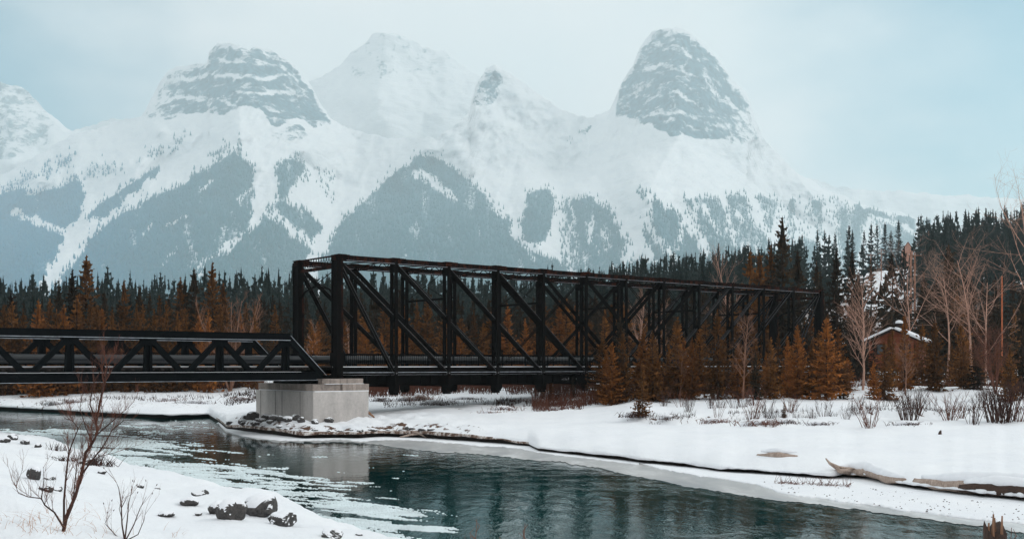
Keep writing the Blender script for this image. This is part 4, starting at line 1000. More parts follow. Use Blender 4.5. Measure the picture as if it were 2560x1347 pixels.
# ------------------------------------------------------------------ bare trees
def bare_arrays(seed, H, spread, levels=4, lean=(0, 0), nmain=9, forks=1, tw=1.0, low=.22, up=.25, bl=1.0):
    r_ = random.Random(seed); tk, cr = MB(), MB()
    def grow(p, d, L, rad, lv):
        n = 5 if lv < 2 else 3; pts = [p]; rads = [rad]; q = Vector(p); dd = Vector(d).normalized()
        for i in range(n):
            j = .08 + .05 * lv
            dd = (dd + Vector((r_.uniform(-j, j), r_.uniform(-j, j), r_.uniform(-j, j) + up * .25 * (lv > 0)))).normalized()
            q = q + dd * (L / n); pts.append(q.copy()); rads.append(rad * (1 - .82 * (i + 1) / n) + .002)
        (tk if lv < 2 else cr).tube(pts, rads, 6 if lv == 0 else (4 if lv == 1 else 3), cap=False)
        if lv >= levels - 1: return
        k = nmain if lv == 0 else (6 if lv == 1 else 4)
        for c in range(k):
            u = (low if lv == 0 else .2) + (1 - (low if lv == 0 else .2)) * (c + r_.random()) / k
            i = min(n - 1, int(u * n)); f = u * n - i; b = pts[i].lerp(pts[i + 1], f); dirn = (pts[i + 1] - pts[i]).normalized()
            side = Vector((r_.uniform(-1, 1), r_.uniform(-1, 1), r_.uniform(-.2, .3))); side = (side - dirn * side.dot(dirn)).normalized()
            nd = (dirn * r_.uniform(.5, .95) + side * spread * r_.uniform(.6, 1.2)).normalized()
            ll = L * (r_.uniform(.42, .7) * bl if lv == 0 else r_.uniform(.4, .7)) * (1.15 - .6 * u)
            grow(b, nd, ll, max(.004, rads[i] * (.42 if lv == 0 else .5)) * tw, lv + 1)
    for f in range(forks):
        a = r_.random() * 6.28; s = 0 if forks == 1 else .28
        grow(Vector((0, 0, -.2)), Vector((lean[0] + math.cos(a) * s, lean[1] + math.sin(a) * s, 1)), H, H * .010 + .016, 0)
    return tk, cr
def bare_tree(px, top, base, mat, label, seed, spread=.8, lean=(0, 0), nmain=10, forks=1, Y=None, levels=4, tw=1.0, low=.22, bl=1.0):
    if Y is None: Y = far_hit(px, base)
    p = gpt(px, Y); H = py_z(top, Y) - p.z
    tk, cr = bare_arrays(seed, H, spread, levels, lean, nmain, forks, tw, low, .25, bl)
    root = empty('bare_tree', p, label, 'bare tree', None)
    tk.build('trunk', M[mat], root); cr.build('crown', M[mat], root); return root
bare_tree(575, 738, 0, 'tan_twig', 'round bare bush-like tree with fine tan twigs behind the low bridge span', 1, .55, nmain=12, forks=5, Y=117, low=.2, bl=.42)
bare_tree(1590, 735, 0, 'pale_bark', 'pale pinkish bare tree seen through the middle of the truss', 2, .65, Y=108, nmain=18, bl=.6)
bare_tree(1640, 770, 0, 'pale_bark', 'thin pale bare tree right of the pinkish one behind the truss', 3, .5, Y=110, bl=.5)
bare_tree(1857, 628, 0, 'pale_bark', 'leaning pale bare tree poking above the truss left of the tallest spruce', 4, .55, (-.12, 0), Y=128, nmain=14, bl=.5)
bare_tree(1858, 780, 998, 'tan_twig', 'spindly bare larch-like tree in the front row before the truss', 5, .8, nmain=24, low=.25, bl=.38)
bare_tree(2157, 702, 975, 'pale_bark', 'large pinkish bare tree with upswept branches left of the cabin', 6, .6, nmain=24, forks=1, low=.16, bl=.68)
bare_tree(2282, 680, 0, 'pale_bark', 'pinkish bare tree with spreading arms behind the cabin', 7, .95, Y=105, nmain=10, low=.45)
bare_tree(2262, 850, 985, 'tan_twig', 'small tan bare tree in front of the cabin wall', 8, .6, nmain=16, bl=.6)
bare_tree(2365, 690, 0, 'pale_bark', 'leaning pale bare tree right of the cabin', 9, .8, (.12, 0), Y=100, nmain=10, low=.4)
bare_tree(2432, 640, 0, 'pale_bark', 'tall thin bare tree with drooping arms before the snowy embankment', 10, .85, (-.05, 0), Y=99, nmain=13, low=.4)
bare_tree(2462, 700, 0, 'pale_bark', 'pinkish bare tree beside the thin orange pole', 12, .85, (.04, 0), Y=96, nmain=12, low=.3)
bare_tree(2405, 760, 0, 'tan_twig', 'tan bare tree between the two leaning pale ones', 13, .8, Y=98, nmain=12, low=.3)
#bare_tree(2530, 760, 0, 'tan_twig', 'tangled tan bare tree low at the right picture edge', 15, .9, Y=95, nmain=14, low=.2)
bare_tree(2575, 500, 0, 'pale_bark', 'biggest bare tree with heavy arching limbs at the right picture edge', 14, .95, (-.05, 0), Y=98, nmain=11, low=.38)
bare_tree(2490, 840, 985, 'red_twig', 'reddish bare sapling thicket near the right picture edge', 16, .6, forks=5, nmain=9)
bare_tree(1700, 880, 0, 'tan_twig', 'low tan bare sapling in the front row before the truss', 17, .6, Y=79, nmain=12, bl=.5)
bare_tree(780, 815, 0, 'pale_bark', 'pale bare sapling between the near end posts of the truss', 18, .5, Y=116, nmain=12, bl=.4)
bare_tree(870, 810, 0, 'pale_bark', 'pale bare sapling just right of the near end post', 19, .5, Y=118, nmain=12, bl=.4)

# ------------------------------------------------------------------ bushes and undergrowth
def bush_mesh(seed, n, spread, mat, H=1.0):
    r_ = random.Random(seed); m = MB()
    for k in range(n):
        a = r_.random() * 6.28; rad = r_.random() ** .5 * .18; p = Vector((math.cos(a) * rad, math.sin(a) * rad, -.08)); h = H * r_.uniform(.45, 1.0)
        d = Vector((math.cos(a) * spread * r_.uniform(.1, .7), math.sin(a) * spread * r_.uniform(.1, .7), 1)); q = p + d * h * .5 + Vector((r_.uniform(-.04, .04), r_.uniform(-.04, .04), 0)); e = q + (d * .5 + Vector((r_.uniform(-.14, .14), r_.uniform(-.14, .14), 0))) * h
        m.tube([p, q, e], [.0095, .007, .003], 3, cap=False)
        for _ in range(4):
            b = q.lerp(e, r_.random() * .8); m.tube([b, b + Vector((r_.uniform(-.16, .16), r_.uniform(-.16, .16), r_.uniform(.12, .3))) * h], [.005, .002], 3, cap=False)
    o = m.build('stems', M[mat]); me = o.data; bpy.data.objects.remove(o); return me
BUSH = [bush_mesh(200 + i, (14, 22, 34, 9)[i % 4], (.6, .8, .5, .9)[i % 4], ('dark_twig', 'red_twig')[i % 2 if i < 6 else 0]) for i in range(8)]
def bush(px, base, Hpx, i, label, group=None):
    Y = far_hit(px, base); p = gpt(px, Y); H = Hpx / F * Y
    o = bpy.data.objects.new('bare_bush', BUSH[i]); link(o); o.location = p; o.scale = (H * 1.1, H * 1.1, H); o.rotation_euler = (0, 0, rr.random() * 6.28)
    return tag(o, label, 'bush', group)
bush(1717, 1030, 45, 0, 'small dark bush right of the lone forward spruce on the bank')
bush(1795, 1045, 55, 3, 'loose fan of bare stems second to the right of the forward spruce')
bush(1775, 1020, 40, 0, 'low dark bush behind the loose fan of stems'); bush(1880, 1050, 65, 1, 'red-brown bush on the bank step left of the spruce seedling'); bush(1915, 1045, 60, 0, 'dark bush close to the right of the red-brown one by the seedling')
bush(1930, 1068, 30, 1, 'short reddish tuft bush hanging over the bank step below the seedling')
bush(2170, 1066, 105, 3, 'wide dark bush of long splayed stems in front of the wide spruce by the cabin'); bush(2175, 1070, 45, 1, 'reddish low growth at the foot of the wide splayed bush')
bush(2275, 1050, 95, 2, 'dense dark upright bush below the cabin'); bush(2290, 1040, 80, 0, 'thin dark bush touching the dense one below the cabin')
bush(2375, 1050, 85, 1, 'upright reddish bush below the second spruce right of the cabin'); bush(2430, 1060, 95, 0, 'tall thin dark bush between the reddish one and the thicket')
bush(2490, 1055, 110, 2, 'dark thicket of stems left of the right edge thicket'); bush(2510, 1055, 130, 2, 'tallest stem thicket near the right picture edge'); bush(2548, 1052, 85, 1, 'reddish thicket cut off by the right picture edge')
for k in range(26):
    bush(1660 + 34 * k + rr.uniform(-14, 14), rr.uniform(1012, 1048), rr.uniform(28, 62), rr.choice([0, 3, 0, 4, 1]), 'sparse bare bush in the long row along the snow step', 'sparse bushes along the snow step')
def stems(name, label, spec, mat, seed):
    """(n, px0, px1, Y0, Y1, h0, h1) bands of dead grass and twigs that nobody could count"""
    g_ = np.random.default_rng(seed); VV = []
    for n, a, b, y0, y1, h0, h1 in spec:
        px = g_.uniform(a, b, n); Y = g_.uniform(y0, y1, n); keep = fbm(px * .02, Y * .25, 3, 2) > .36; px, Y = px[keep], Y[keep]; n = len(px)
        z = far_z(px, Y) - .03; h = g_.uniform(h0, h1, n) * g_.uniform(.4, 1, n); x = px_x(px, Y); w = (.009 + .014 * g_.random(n)) * (.3 + (Y / 75) ** 2 * .8); an = g_.uniform(0, 6.28, n)
        lx, ly = g_.normal(0, .3, n) * h, g_.normal(0, .3, n) * h; dx, dy = np.cos(an) * w, np.sin(an) * w
        VV.append(np.stack([np.stack([x - dx, Y - dy, z], -1), np.stack([x + dx, Y + dy, z], -1), np.stack([x + lx, Y + ly, z + h], -1)], 1).reshape(-1, 3))
        VV.append(np.stack([np.stack([x + dy, Y - dx, z], -1), np.stack([x - dy, Y + dx, z], -1), np.stack([x + lx, Y + ly, z + h], -1)], 1).reshape(-1, 3))
    V = np.concatenate(VV); return tag(np_obj(name, V, np.arange(len(V)).reshape(-1, 3), M[mat]), label, 'undergrowth', kind='stuff')
stems('undergrowth', 'red-brown twiggy undergrowth along the foot of the trees', [(5200, 1330, 2110, 80, 92, .5, 1.9), (1100, 2110, 2580, 84, 98, .4, 1.8), (10000, 870, 1490, 93, 120, .9, 2.4), (5000, -50, 660, 119, 130, .6, 2.4), (500, 640, 900, 100, 120, .6, 2.0), (700, 1330, 1460, 76, 84, .3, .9)], 'red_twig', 5)
stems('dead_grass', 'dry brown grass and dark twigs poking out of the snow banks', [(1500, 1570, 2560, 63.0, 65.2, .12, .5), (500, 560, 660, 96, 112, .3, .8), (700, 1240, 1420, 82, 88, .2, .5), (500, 100, 640, 106, 110, .2, .6), (500, 960, 1280, 83, 88, .2, .6)], 'dark_twig', 6)
# ------------------------------------------------------------------ stones
def mk_rock(name, c0, c1, snow_at):
    t = NT(name); v = t.coord('Object'); n = t.noise(v, 2.2, 6, .7, .3); n2 = t.noise(v, 9, 4, .65)
    c = t.ramp(t.math('ADD', t.math('MULTIPLY', n, .5), t.math('MULTIPLY', n2, .5)), [(.34, c0), (.6, c1), (.72, tuple(x * 2.2 for x in c1))])
    g = t.new('ShaderNodeNewGeometry'); sx = t.new('ShaderNodeSeparateXYZ'); t.lk(g.outputs['True Normal'], sx.inputs[0])
    k = t.math('ADD', sx.outputs['Z'], t.math('MULTIPLY', t.math('SUBTRACT', n, .5), .7))
    k = t.ramp(t.math('MULTIPLY', k, .5), [(snow_at / 2 - .02, 0), (snow_at / 2 + .03, 1)])
    t.color(t.mix(k, c, SNOWC)); t.setp(Roughness=.85); t.bump(n2, .5, .04); return t.m
M['rock'] = mk_rock('dark_wet_rock', (.012, .012, .014), (.075, .068, .064), .56)
M['rock_bare'] = mk_rock('grey_riprap_rock', (.02, .02, .022), (.09, .08, .075), .72)
def rock_mesh(seed, sub=3, flat=.7, rough=.35, snowy=0.0):
    r_ = np.random.default_rng(seed); bm = bmesh.new(); bmesh.ops.create_icosphere(bm, subdivisions=sub, radius=1)
    dirs = r_.normal(size=(9, 3)); dirs /= np.linalg.norm(dirs, axis=1)[:, None]; off = r_.uniform(.62, .95, 9); o2 = r_.uniform(0, 99)
    for v in bm.verts:
        p = np.array(v.co); s = 1.0
        for d, o in zip(dirs, off):
            q = p @ d
            if q > o: s = min(s, o / q)
        s *= 1 + rough * .35 * (float(fbm(p[0] * 2.2 + o2, p[1] * 2.2 + p[2] * 1.7, 3, 1)) - .5)
        v.co = Vector((p[0] * s, p[1] * s, p[2] * s * flat))
    me = bpy.data.meshes.new('stone'); bm.to_mesh(me); bm.free(); return me
ROCKS = [rock_mesh(300 + i, 4, rough=.6, flat= (.7, .85, .6, .75)[i % 4]) for i in range(7)]
def snowcap_mesh(src, seed, lift=.045, lim=.46):
    bm = bmesh.new(); bm.from_mesh(src); bm.normal_update()
    kill = [f for f in bm.faces if f.normal.z < lim + 1.1 * (float(fbm(f.calc_center_median().x * 2.6 + seed * 3.1 + 20, f.calc_center_median().y * 2.6 + f.calc_center_median().z + 20, 4, 2)) - .5)]
    bmesh.ops.delete(bm, geom=kill, context='FACES')
    bd = {v for e in bm.edges if e.is_boundary for v in e.verts}
    for v in bm.verts: v.co += Vector((0, 0, lift * .1)) if v in bd else v.normal * lift * .5 + Vector((0, 0, lift))
    for f in bm.faces: f.smooth = True
    me = bpy.data.meshes.new('snow_cap'); bm.to_mesh(me); bm.free()
    me.materials.clear(); me.materials.append(M['snowcap']); return me
M['snowcap'] = flat_mat('fresh_snow_cap', (.82, .83, .86), .75, .2, .05, 3, .15)
CAPS = [snowcap_mesh(m, i) for i, m in enumerate(ROCKS)]
for m in ROCKS: m.materials.append(M['rock'])
def boulder(px, base, wpx, i, label, group=None, near=True, cap=True, hgt=1.0, rot=None, sink=.34, mat=None, name='boulder', cat='boulder'):
    Y = near_hit(px, base) if near else far_hit(px, base); z = near_ground(px, Y) if near else ground(px, Y)
    r = wpx / F * Y / 2 * (.80 if near else 1); root = empty(name, (px_x(px, Y), Y + r * .5, z + r * (.7 * hgt - sink)), label, cat, group)
    root.rotation_euler = (0, 0, rr.random() * 6.28 if rot is None else rot); root.scale = (r, r, r * hgt)
    s = link(bpy.data.objects.new('stone', ROCKS[i]), root)
    if mat: s.material_slots[0].link = 'OBJECT'; s.material_slots[0].material = M[mat]
    if cap: link(bpy.data.objects.new('snow_cap', CAPS[i]), root)
    return root
boulder(573, 1296, 98, 1, 'dark grey boulder with a speckled bare face in the middle of the riverside group')
boulder(540, 1285, 56, 3, 'dark boulder tucked behind the left side of the speckled one', hgt=1.2)
boulder(650, 1288, 120, 0, 'large hump-shaped boulder under thick snow between the speckled and the end boulder', hgt=1.0)
boulder(702, 1312, 96, 4, 'blocky dark boulder at the water end of the riverside group', hgt=.85)
boulder(470, 1264, 58, 2, 'half buried boulder with a bare right face, left of the riverside group', hgt=1.0)
boulder(497, 1238, 54, 5, 'rounded brown-grey boulder at the water edge behind the half buried one', hgt=.75, cap=False)
boulder(494, 1288, 27, 6, 'small dark stone lying alone in front of the half buried boulder', hgt=.8, cap=False)
boulder(412, 1291, 52, 2, 'low snow-capped stone with a dark base, left of the small lone stone', hgt=.8)
boulder(350, 1219, 22, 3, 'small dark stone poking from the bank edge above the low snow-capped stone')
boulder(391, 1221, 26, 4, 'small flat dark stone at the bank edge right of its twin', hgt=.5)
boulder(82, 1196, 46, 1, 'brown weathered stone at the left of the thin shrub', hgt=1.3); boulder(120, 1199, 40, 4, 'flat snow-covered stone touching the brown weathered one', hgt=.6)
boulder(112, 1228, 46, 3, 'grey-brown stone beside the lower stems of the thin shrub', hgt=.9); boulder(140, 1226, 34, 5, 'tan stone right behind the lower stems of the thin shrub', hgt=.8)
boulder(253, 1184, 30, 6, 'dark stone with snow on top at the bank edge right of the thin shrub', hgt=.8); boulder(215, 1160, 60, 0, 'snowy hump of stone on the bank edge behind the thin shrub', hgt=.7)
boulder(8, 1106, 36, 2, 'dark riverside stone at the far left picture edge'); boulder(28, 1098, 34, 1, 'snow-capped stone second from the left picture edge by the river', hgt=.9); boulder(60, 1110, 30, 3, 'low dark stone third from the left picture edge by the river'); boulder(92, 1118, 26, 4, 'small stone at the right end of the far left stone row')
boulder(825, 1342, 78, 0, 'snow-buried stone at the bottom of the bank by the water', hgt=.7); boulder(897, 1338, 26, 6, 'small wet dark stone at the bottom water edge', hgt=.7)
for k, (px, by, w) in enumerate([(612, 1052, 22), (630, 1050, 30), (648, 1058, 26), (664, 1049, 22), (684, 1054, 28), (702, 1052, 22), (718, 1056, 26), (738, 1050, 24), (752, 1056, 20), (800, 1052, 24), (822, 1056, 22), (606, 1062, 24), (640, 1066, 26), (676, 1062, 20), (775, 1046, 20), (786, 1060, 18)]):
    boulder(px, by, w * 1.15, k % 7, 'grey riprap stone heaped around the foot of the concrete pier', 'riprap around the pier', near=False, cap=k % 3 == 0, hgt=.9, sink=.2, mat='rock_bare', name='riprap_stone', cat='stone')
for k in range(18):
    px = 575 + k * 30 + rr.uniform(-8, 8); by = interp(px, [(570, 1078), (700, 1090), (850, 1094), (960, 1088), (1120, 1098)]) + rr.uniform(-4, 1)
    boulder(px, by, rr.uniform(12, 26), k % 7, 'dark wet stone along the undercut shore below the pier', 'shore stones below the pier', near=False, cap=k % 2 == 0, hgt=.7, sink=.3, name='shore_stone', cat='stone')

# ------------------------------------------------------------------ near shrubs
def shrub(name, label, px0, base, stems_, mat, seed, r0, twig, blobs=0):
    """woody stems given as polylines; twigs fork off along them"""
    r_ = random.Random(seed); Y0 = near_hit(px0, base); root = empty(name, (px_x(px0, Y0), Y0, near_ground(px0, Y0)), label, 'shrub')
    st, tw, bd = MB(), MB(), MB(); org = root.location
    def P(px, py, dy): return at(px, py, Y0 + dy) - org
    def twigs(pts, rad, lv):
        for i in range(len(pts) - 1):
            for _ in range(twig[lv]):
                u = r_.random(); b = pts[i].lerp(pts[i + 1], u); d = (pts[i + 1] - pts[i]).normalized()
                sd = Vector((r_.uniform(-1, 1), r_.uniform(-1, 1), r_.uniform(-.1, .5))); nd = (d * .75 + sd * .7 + Vector((0, 0, .25))).normalized()
                L = r_.uniform(.16, .5) * (1, .6, .4)[lv]; q = [b]
                for s in range(3):
                    nd = (nd + Vector((r_.uniform(-.22, .22), r_.uniform(-.22, .22), r_.uniform(-.05, .28)))).normalized(); q.append(q[-1] + nd * L / 3)
                tw.tube(q, [rad * .62, rad * .5, rad * .4, rad * .22], 4, cap=False)
                if lv < 2 and r_.random() < .75: twigs(q, rad * .6, lv + 1)
                elif blobs and r_.random() < blobs:
                    c = q[-1]; bd.tube([c - nd * .012, c, c + nd * .03], [.003, .011, .002], 5)
    for pl, f in stems_:
        dy = 0; pts = []
        for k, (x, y) in enumerate(pl): pts.append(P(x, y, dy)); dy += r_.uniform(-.22, .22)
        n = len(pts); rad = [r0 * f * (1 - .78 * k / (n - 1)) for k in range(n)]
        st.tube(pts, rad, 7, cap=False); twigs(pts[1:], r0 * f * .38, 0)
    st.build('stem', M[mat], root, smooth=True); tw.build('twig', M['red_twig'], root)
    if bd.v: bd.build('bud', M['dark_twig'], root)
    return root
shrub('bare_shrub', 'tall thin bare shrub with reddish twigs leaning over the near snowy bank', 158, 1326, [
  ([(158, 1330), (166, 1290), (188, 1240), (205, 1180), (214, 1130), (232, 1105), (243, 1082), (241, 1060), (248, 1010), (262, 950), (272, 905)], 1.0),
  ([(160, 1318), (160, 1250), (166, 1180), (172, 1130), (196, 1070), (180, 1050), (160, 1045)], .6), ([(158, 1316), (136, 1280), (112, 1262), (103, 1245), (70, 1241), (46, 1232), (36, 1205)], .5),
  ([(103, 1248), (110, 1200), (108, 1165)], .3), ([(186, 1250), (196, 1200), (210, 1160), (250, 1140), (290, 1130)], .5), ([(205, 1185), (230, 1150), (258, 1115), (280, 1075), (310, 1050), (355, 1050)], .5),
  ([(243, 1085), (272, 1060), (300, 1035), (325, 1015)], .4), ([(241, 1060), (225, 1010), (232, 960), (252, 925), (258, 880)], .4), ([(166, 1300), (182, 1262), (186, 1215), (192, 1160), (205, 1110)], .5), ([(262, 950), (285, 915), (318, 880)], .3), ([(232, 1105), (215, 1070), (200, 1020), (205, 985)], .35)],
  'dark_twig', 1, .034, (3, 2, 1))
shrub('bare_shrub', 'small budding bare shrub at the bottom of the near bank', 312, 1350, [
  ([(312, 1352), (305, 1310), (303, 1260), (297, 1220), (291, 1205)], 1.0), ([(312, 1350), (318, 1300), (322, 1255), (332, 1215)], .9), ([(314, 1350), (335, 1310), (350, 1270), (366, 1240)], .8), ([(310, 1352), (290, 1338), (270, 1315), (262, 1308), (276, 1285)], .7),
  ([(316, 1350), (345, 1335), (360, 1300), (364, 1275)], .7), ([(303, 1270), (318, 1240), (330, 1235)], .5), ([(306, 1300), (298, 1270), (308, 1240)], .5)], 'dark_twig', 2, .017, (2, 1, 0), .7)
def sprig(px, top, Y, label, seed):
    z = near_ground(px, Y); r_ = random.Random(seed); root = empty('bare_twig', (px_x(px, Y), Y, z), label, 'twig'); H = py_z(top, Y) - z; m = MB()
    m.tube([(0, 0, -.1), (.02, 0, H * .4), (-.01, 0, H * .75), (.02, .01, H)], [.012, .010, .007, .003], 5, cap=False)
    t2 = MB()
    for k in range(5):
        b = Vector((.01, 0, H * (.72 + .05 * k))); t2.tube([b, b + Vector((r_.uniform(-.08, .08), r_.uniform(-.05, .05), .07)), b + Vector((r_.uniform(-.09, .09), 0, .14))], [.006, .005, .002], 4)
    m.build('stem', M['red_twig'], root); t2.build('twig', M['red_twig'], root)
sprig(1188, 1296, 12.5, 'single upright red-brown twig tip at the bottom edge before the river', 1); sprig(1308, 1308, 12.0, 'forked red-brown twig tip at the bottom edge right of the single one', 2)
sprig(1172, 1338, 12.2, 'shortest twig tip at the bottom edge, barely showing left of the single one', 4); sprig(1245, 1342, 12.1, 'tiny twig tip at the bottom edge between the single and the forked one', 6)
sprig(2525, 1318, 11.0, 'thin dark twigs at the bottom edge right of the broken stump', 3)
g_ = np.random.default_rng(9); VV = []
for n, cx, cy, sx, sy in ((46, 95, 1315, 40, 12), (30, 190, 1290, 40, 14), (12, 265, 1335, 30, 8), (8, 440, 1340, 12, 8), (22, 150, 1330, 30, 8), (8, 45, 1300, 30, 10)):
    for k in range(n):
        px = g_.normal(cx, sx); py = g_.normal(cy, sy); Y = near_hit(px, py); p = Vector((px_x(px, Y), Y, near_ground(px, Y) - .02)); h = g_.uniform(.12, .42); q = [p]; d = Vector((g_.normal(0, .35), g_.normal(0, .2), 1))
        for s in range(3): d = d + Vector((d.x * .5, d.y * .3, -.42 * g_.random())); q.append(q[-1] + d * h / 3)
        for s in range(3):
            w = Vector((.004 * (1 - s / 3.4), 0, .001)); w2 = Vector((.004 * (1 - (s + 1) / 3.4), 0, 0)); VV += [[q[s] - w, q[s] + w, q[s + 1] + w2, q[s + 1] - w2]]
V = np.array([[list(v) for v in f] for f in VV], float).reshape(-1, 3)
M['straw'] = flat_mat('dry_straw', (.42, .20, .10), .8, .2, .3, 4)
tag(np_obj('dry_grass', V, np.arange(len(V)).reshape(-1, 4), M['straw']), 'dry orange grass blades curling out of the near snow', 'grass', kind='stuff')
def tuft(px, py, n, h, label, seed):
    Y = near_hit(px, py); r_ = random.Random(seed); m = MB()
    for k in range(n):
        p = Vector((r_.gauss(0, .22), r_.gauss(0, .12), -.05)); e = p + Vector((r_.gauss(0, .16), r_.gauss(0, .1), r_.uniform(.4, 1) * h)); m.tube([p, p.lerp(e, .5) + Vector((0, 0, .04)), e], [.012, .009, .003], 3, cap=False)
    o = m.build('brush_clump', M['dark_twig']); o.location = (px_x(px, Y), Y, near_ground(px, Y)); tag(o, label, 'brush')
tuft(140, 1126, 40, .5, 'small brown brush clump at the water edge behind the thin shrub', 1); tuft(165, 1152, 60, .28, 'dark mat of dead stems along the snow behind the thin shrub', 2); tuft(225, 1160, 70, .6, 'reddish brush clump among the stones right behind the thin shrub', 3); tuft(262, 1165, 40, .5, 'brown brush clump at the bank edge right of the reddish one', 4)

def clump(px, py, n, w, h, label, mat, seed):
    Y = far_hit(px, py); r_ = random.Random(seed); root = empty('brush_clump', gpt(px, Y), label, 'brush'); m = MB()
    for k in range(n):
        p = Vector((r_.gauss(0, w), r_.gauss(0, w * .5), -.05)); d = Vector((r_.gauss(0, .5), r_.gauss(-.2, .4), 1)); L = r_.uniform(.35, 1) * h; q = p + d * L * .5; e = q + Vector((d.x * .8, d.y * .8, r_.uniform(-.6, .3))) * L * .6; m.tube([p, q, e], [.016, .012, .005], 3, cap=False)
    m.build('stems', M[mat], root); m = MB(); m.tube([(-w * 1.4, .15, .02), (-w * .5, .1, h * .28), (w * .4, .12, h * .22), (w * 1.3, .15, .0)], [.05, h * .22, h * .18, .04], 8, jit=.3); m.build('snow_pillow', M['snowcap'], root, smooth=True)
for k, (px, py, n, w, h, mat, lab) in enumerate((
  (952, 1003, 60, .45, .6, 'dark_twig', 'dark brush clump under snow nearest the pier on the right bank'), (1018, 1002, 60, .5, .6, 'dark_twig', 'brown brush clump below the second floor beam'), (1052, 1000, 90, .5, .9, 'tan_twig', 'tan dome of dead grass below the truss, largest of its row'),
  (1085, 1012, 80, .7, .6, 'dark_twig', 'wide dark brush clump in front of the tan dome of grass'), (1165, 998, 60, .7, .35, 'dark_twig', 'low dark line of brush below the third floor beam'), (1262, 1024, 50, .5, .5, 'red_twig', 'reddish brush clump where the snow hollow begins, right of the low dark line'), (1232, 1032, 40, .6, .3, 'tan_twig', 'thin tan brush strip in the snow hollow'),
  (1340, 1003, 80, .8, .4, 'red_twig', 'red-brown brush strip at the foot of the two tiny saplings'), (1590, 1046, 70, .45, .5, 'dark_twig', 'dark overhanging tuft under the lone forward spruce'), (1672, 1050, 50, .4, .45, 'dark_twig', 'dark tuft on the bank step right of the lone forward spruce'),
  (1790, 1056, 60, .5, .45, 'red_twig', 'reddish tuft on the bank step below the loose fan of stems'), (1900, 1062, 80, .6, .5, 'red_twig', 'largest reddish tuft on the bank step near the seedling'), (1965, 1058, 50, .4, .4, 'dark_twig', 'dark tuft directly below the spruce seedling'), (2050, 1062, 40, .4, .35, 'dark_twig', 'small dark tuft between the seedling and the wide splayed bush'), (2270, 1062, 40, .4, .35, 'dark_twig', 'small dark tuft below the dense bush by the cabin'),
  (140, 1012, 70, .8, .7, 'dark_twig', 'dark brush clump on the far left bank below the low span'), (185, 1006, 60, .6, .7, 'red_twig', 'reddish brush clump right of the dark one on the far left bank'), (425, 1002, 70, .8, .6, 'red_twig', 'reddish brush clump on the far left bank below the middle of the low span'), (490, 1008, 60, .8, .5, 'dark_twig', 'dark brush clump on the far left bank left of the pier'), (610, 1000, 60, .6, .6, 'red_twig', 'reddish brush clump beside the left side of the pier'))):
    clump(px, py, int(n * 1.4), w * 1.25, h * 1.3, lab, mat, 40 + k)
# ------------------------------------------------------------------ slush on the river
g_ = np.random.default_rng(21); n = 520000
px = g_.uniform(-150, 1500, n); py = g_.uniform(1036, 1347, n)
Y = 12420 / (py - HZ); X = px_x(px, Y)
fl = X * .80 - Y * .60; cr_ = X * .60 + Y * .80      # along and across the current
st = fbm(fl * .13, cr_ * .9, 4, 1) * .5 + fbm(fl * .7, cr_ * 2.6, 4, 3) * .5
edge = Yn(px); dN = Y - edge
w = np.interp(dN, [-.5, 0, 5, 12, 24], [.62, .61, .50, .40, .30]) * sstep(1500, 900, px)
w = np.where(px < 620, w + .12 * sstep(640, 250, px), w)
w = np.maximum(w, .60 * np.exp(-((py - 1322) / 22) ** 2) * sstep(700, 800, px) * sstep(1420, 1000, px))
w = w * sstep(1040, 1090, py + 0.05 * px) 
ok = (dN > .02) & (Y < Yw(px) - .6) & (st > 1.005 - w + g_.normal(0, .022, n)) & (g_.random(n) < .8)
X, Y, st = X[ok], Y[ok], st[ok]; k = len(X); print('slush', k)
r = g_.uniform(.010, .040, k) * (.5 + Y / 45); an = g_.uniform(0, 6.28, k)[:, None] + np.arange(6)[None] * 1.047; q = r[:, None] * g_.uniform(.6, 1.3, (k, 6)); h = r * g_.uniform(.35, .8, k) * .7
ring = np.stack([X[:, None] + q * np.cos(an) * 1.3, Y[:, None] + q * np.sin(an) * 1.0, np.full((k, 6), -.005)], -1)
top = np.stack([X[:, None] + .6 * q * np.cos(an), Y[:, None] + .6 * q * np.sin(an), np.repeat(h[:, None], 6, 1)], -1)
V = np.concatenate([ring, top], 1).reshape(-1, 3); b = (np.arange(k) * 12)[:, None]
fq = np.concatenate([np.concatenate([b + i, b + (i + 1) % 6, b + 6 + (i + 1) % 6, b + 6 + i], 1) for i in range(6)]); fh = np.concatenate([b + 6 + i for i in range(6)], 1)
me = np_obj('slush_ice', V, [fq, np.concatenate([fh[:, :4]]), np.stack([fh[:, 0], fh[:, 3], fh[:, 4], fh[:, 5]], 1)], flat_mat('slush', (.66, .74, .76), .6, .3, .15, 1.2)); tag(me, 'white slush ice drifting in streaks on the river', 'slush ice', kind='stuff')

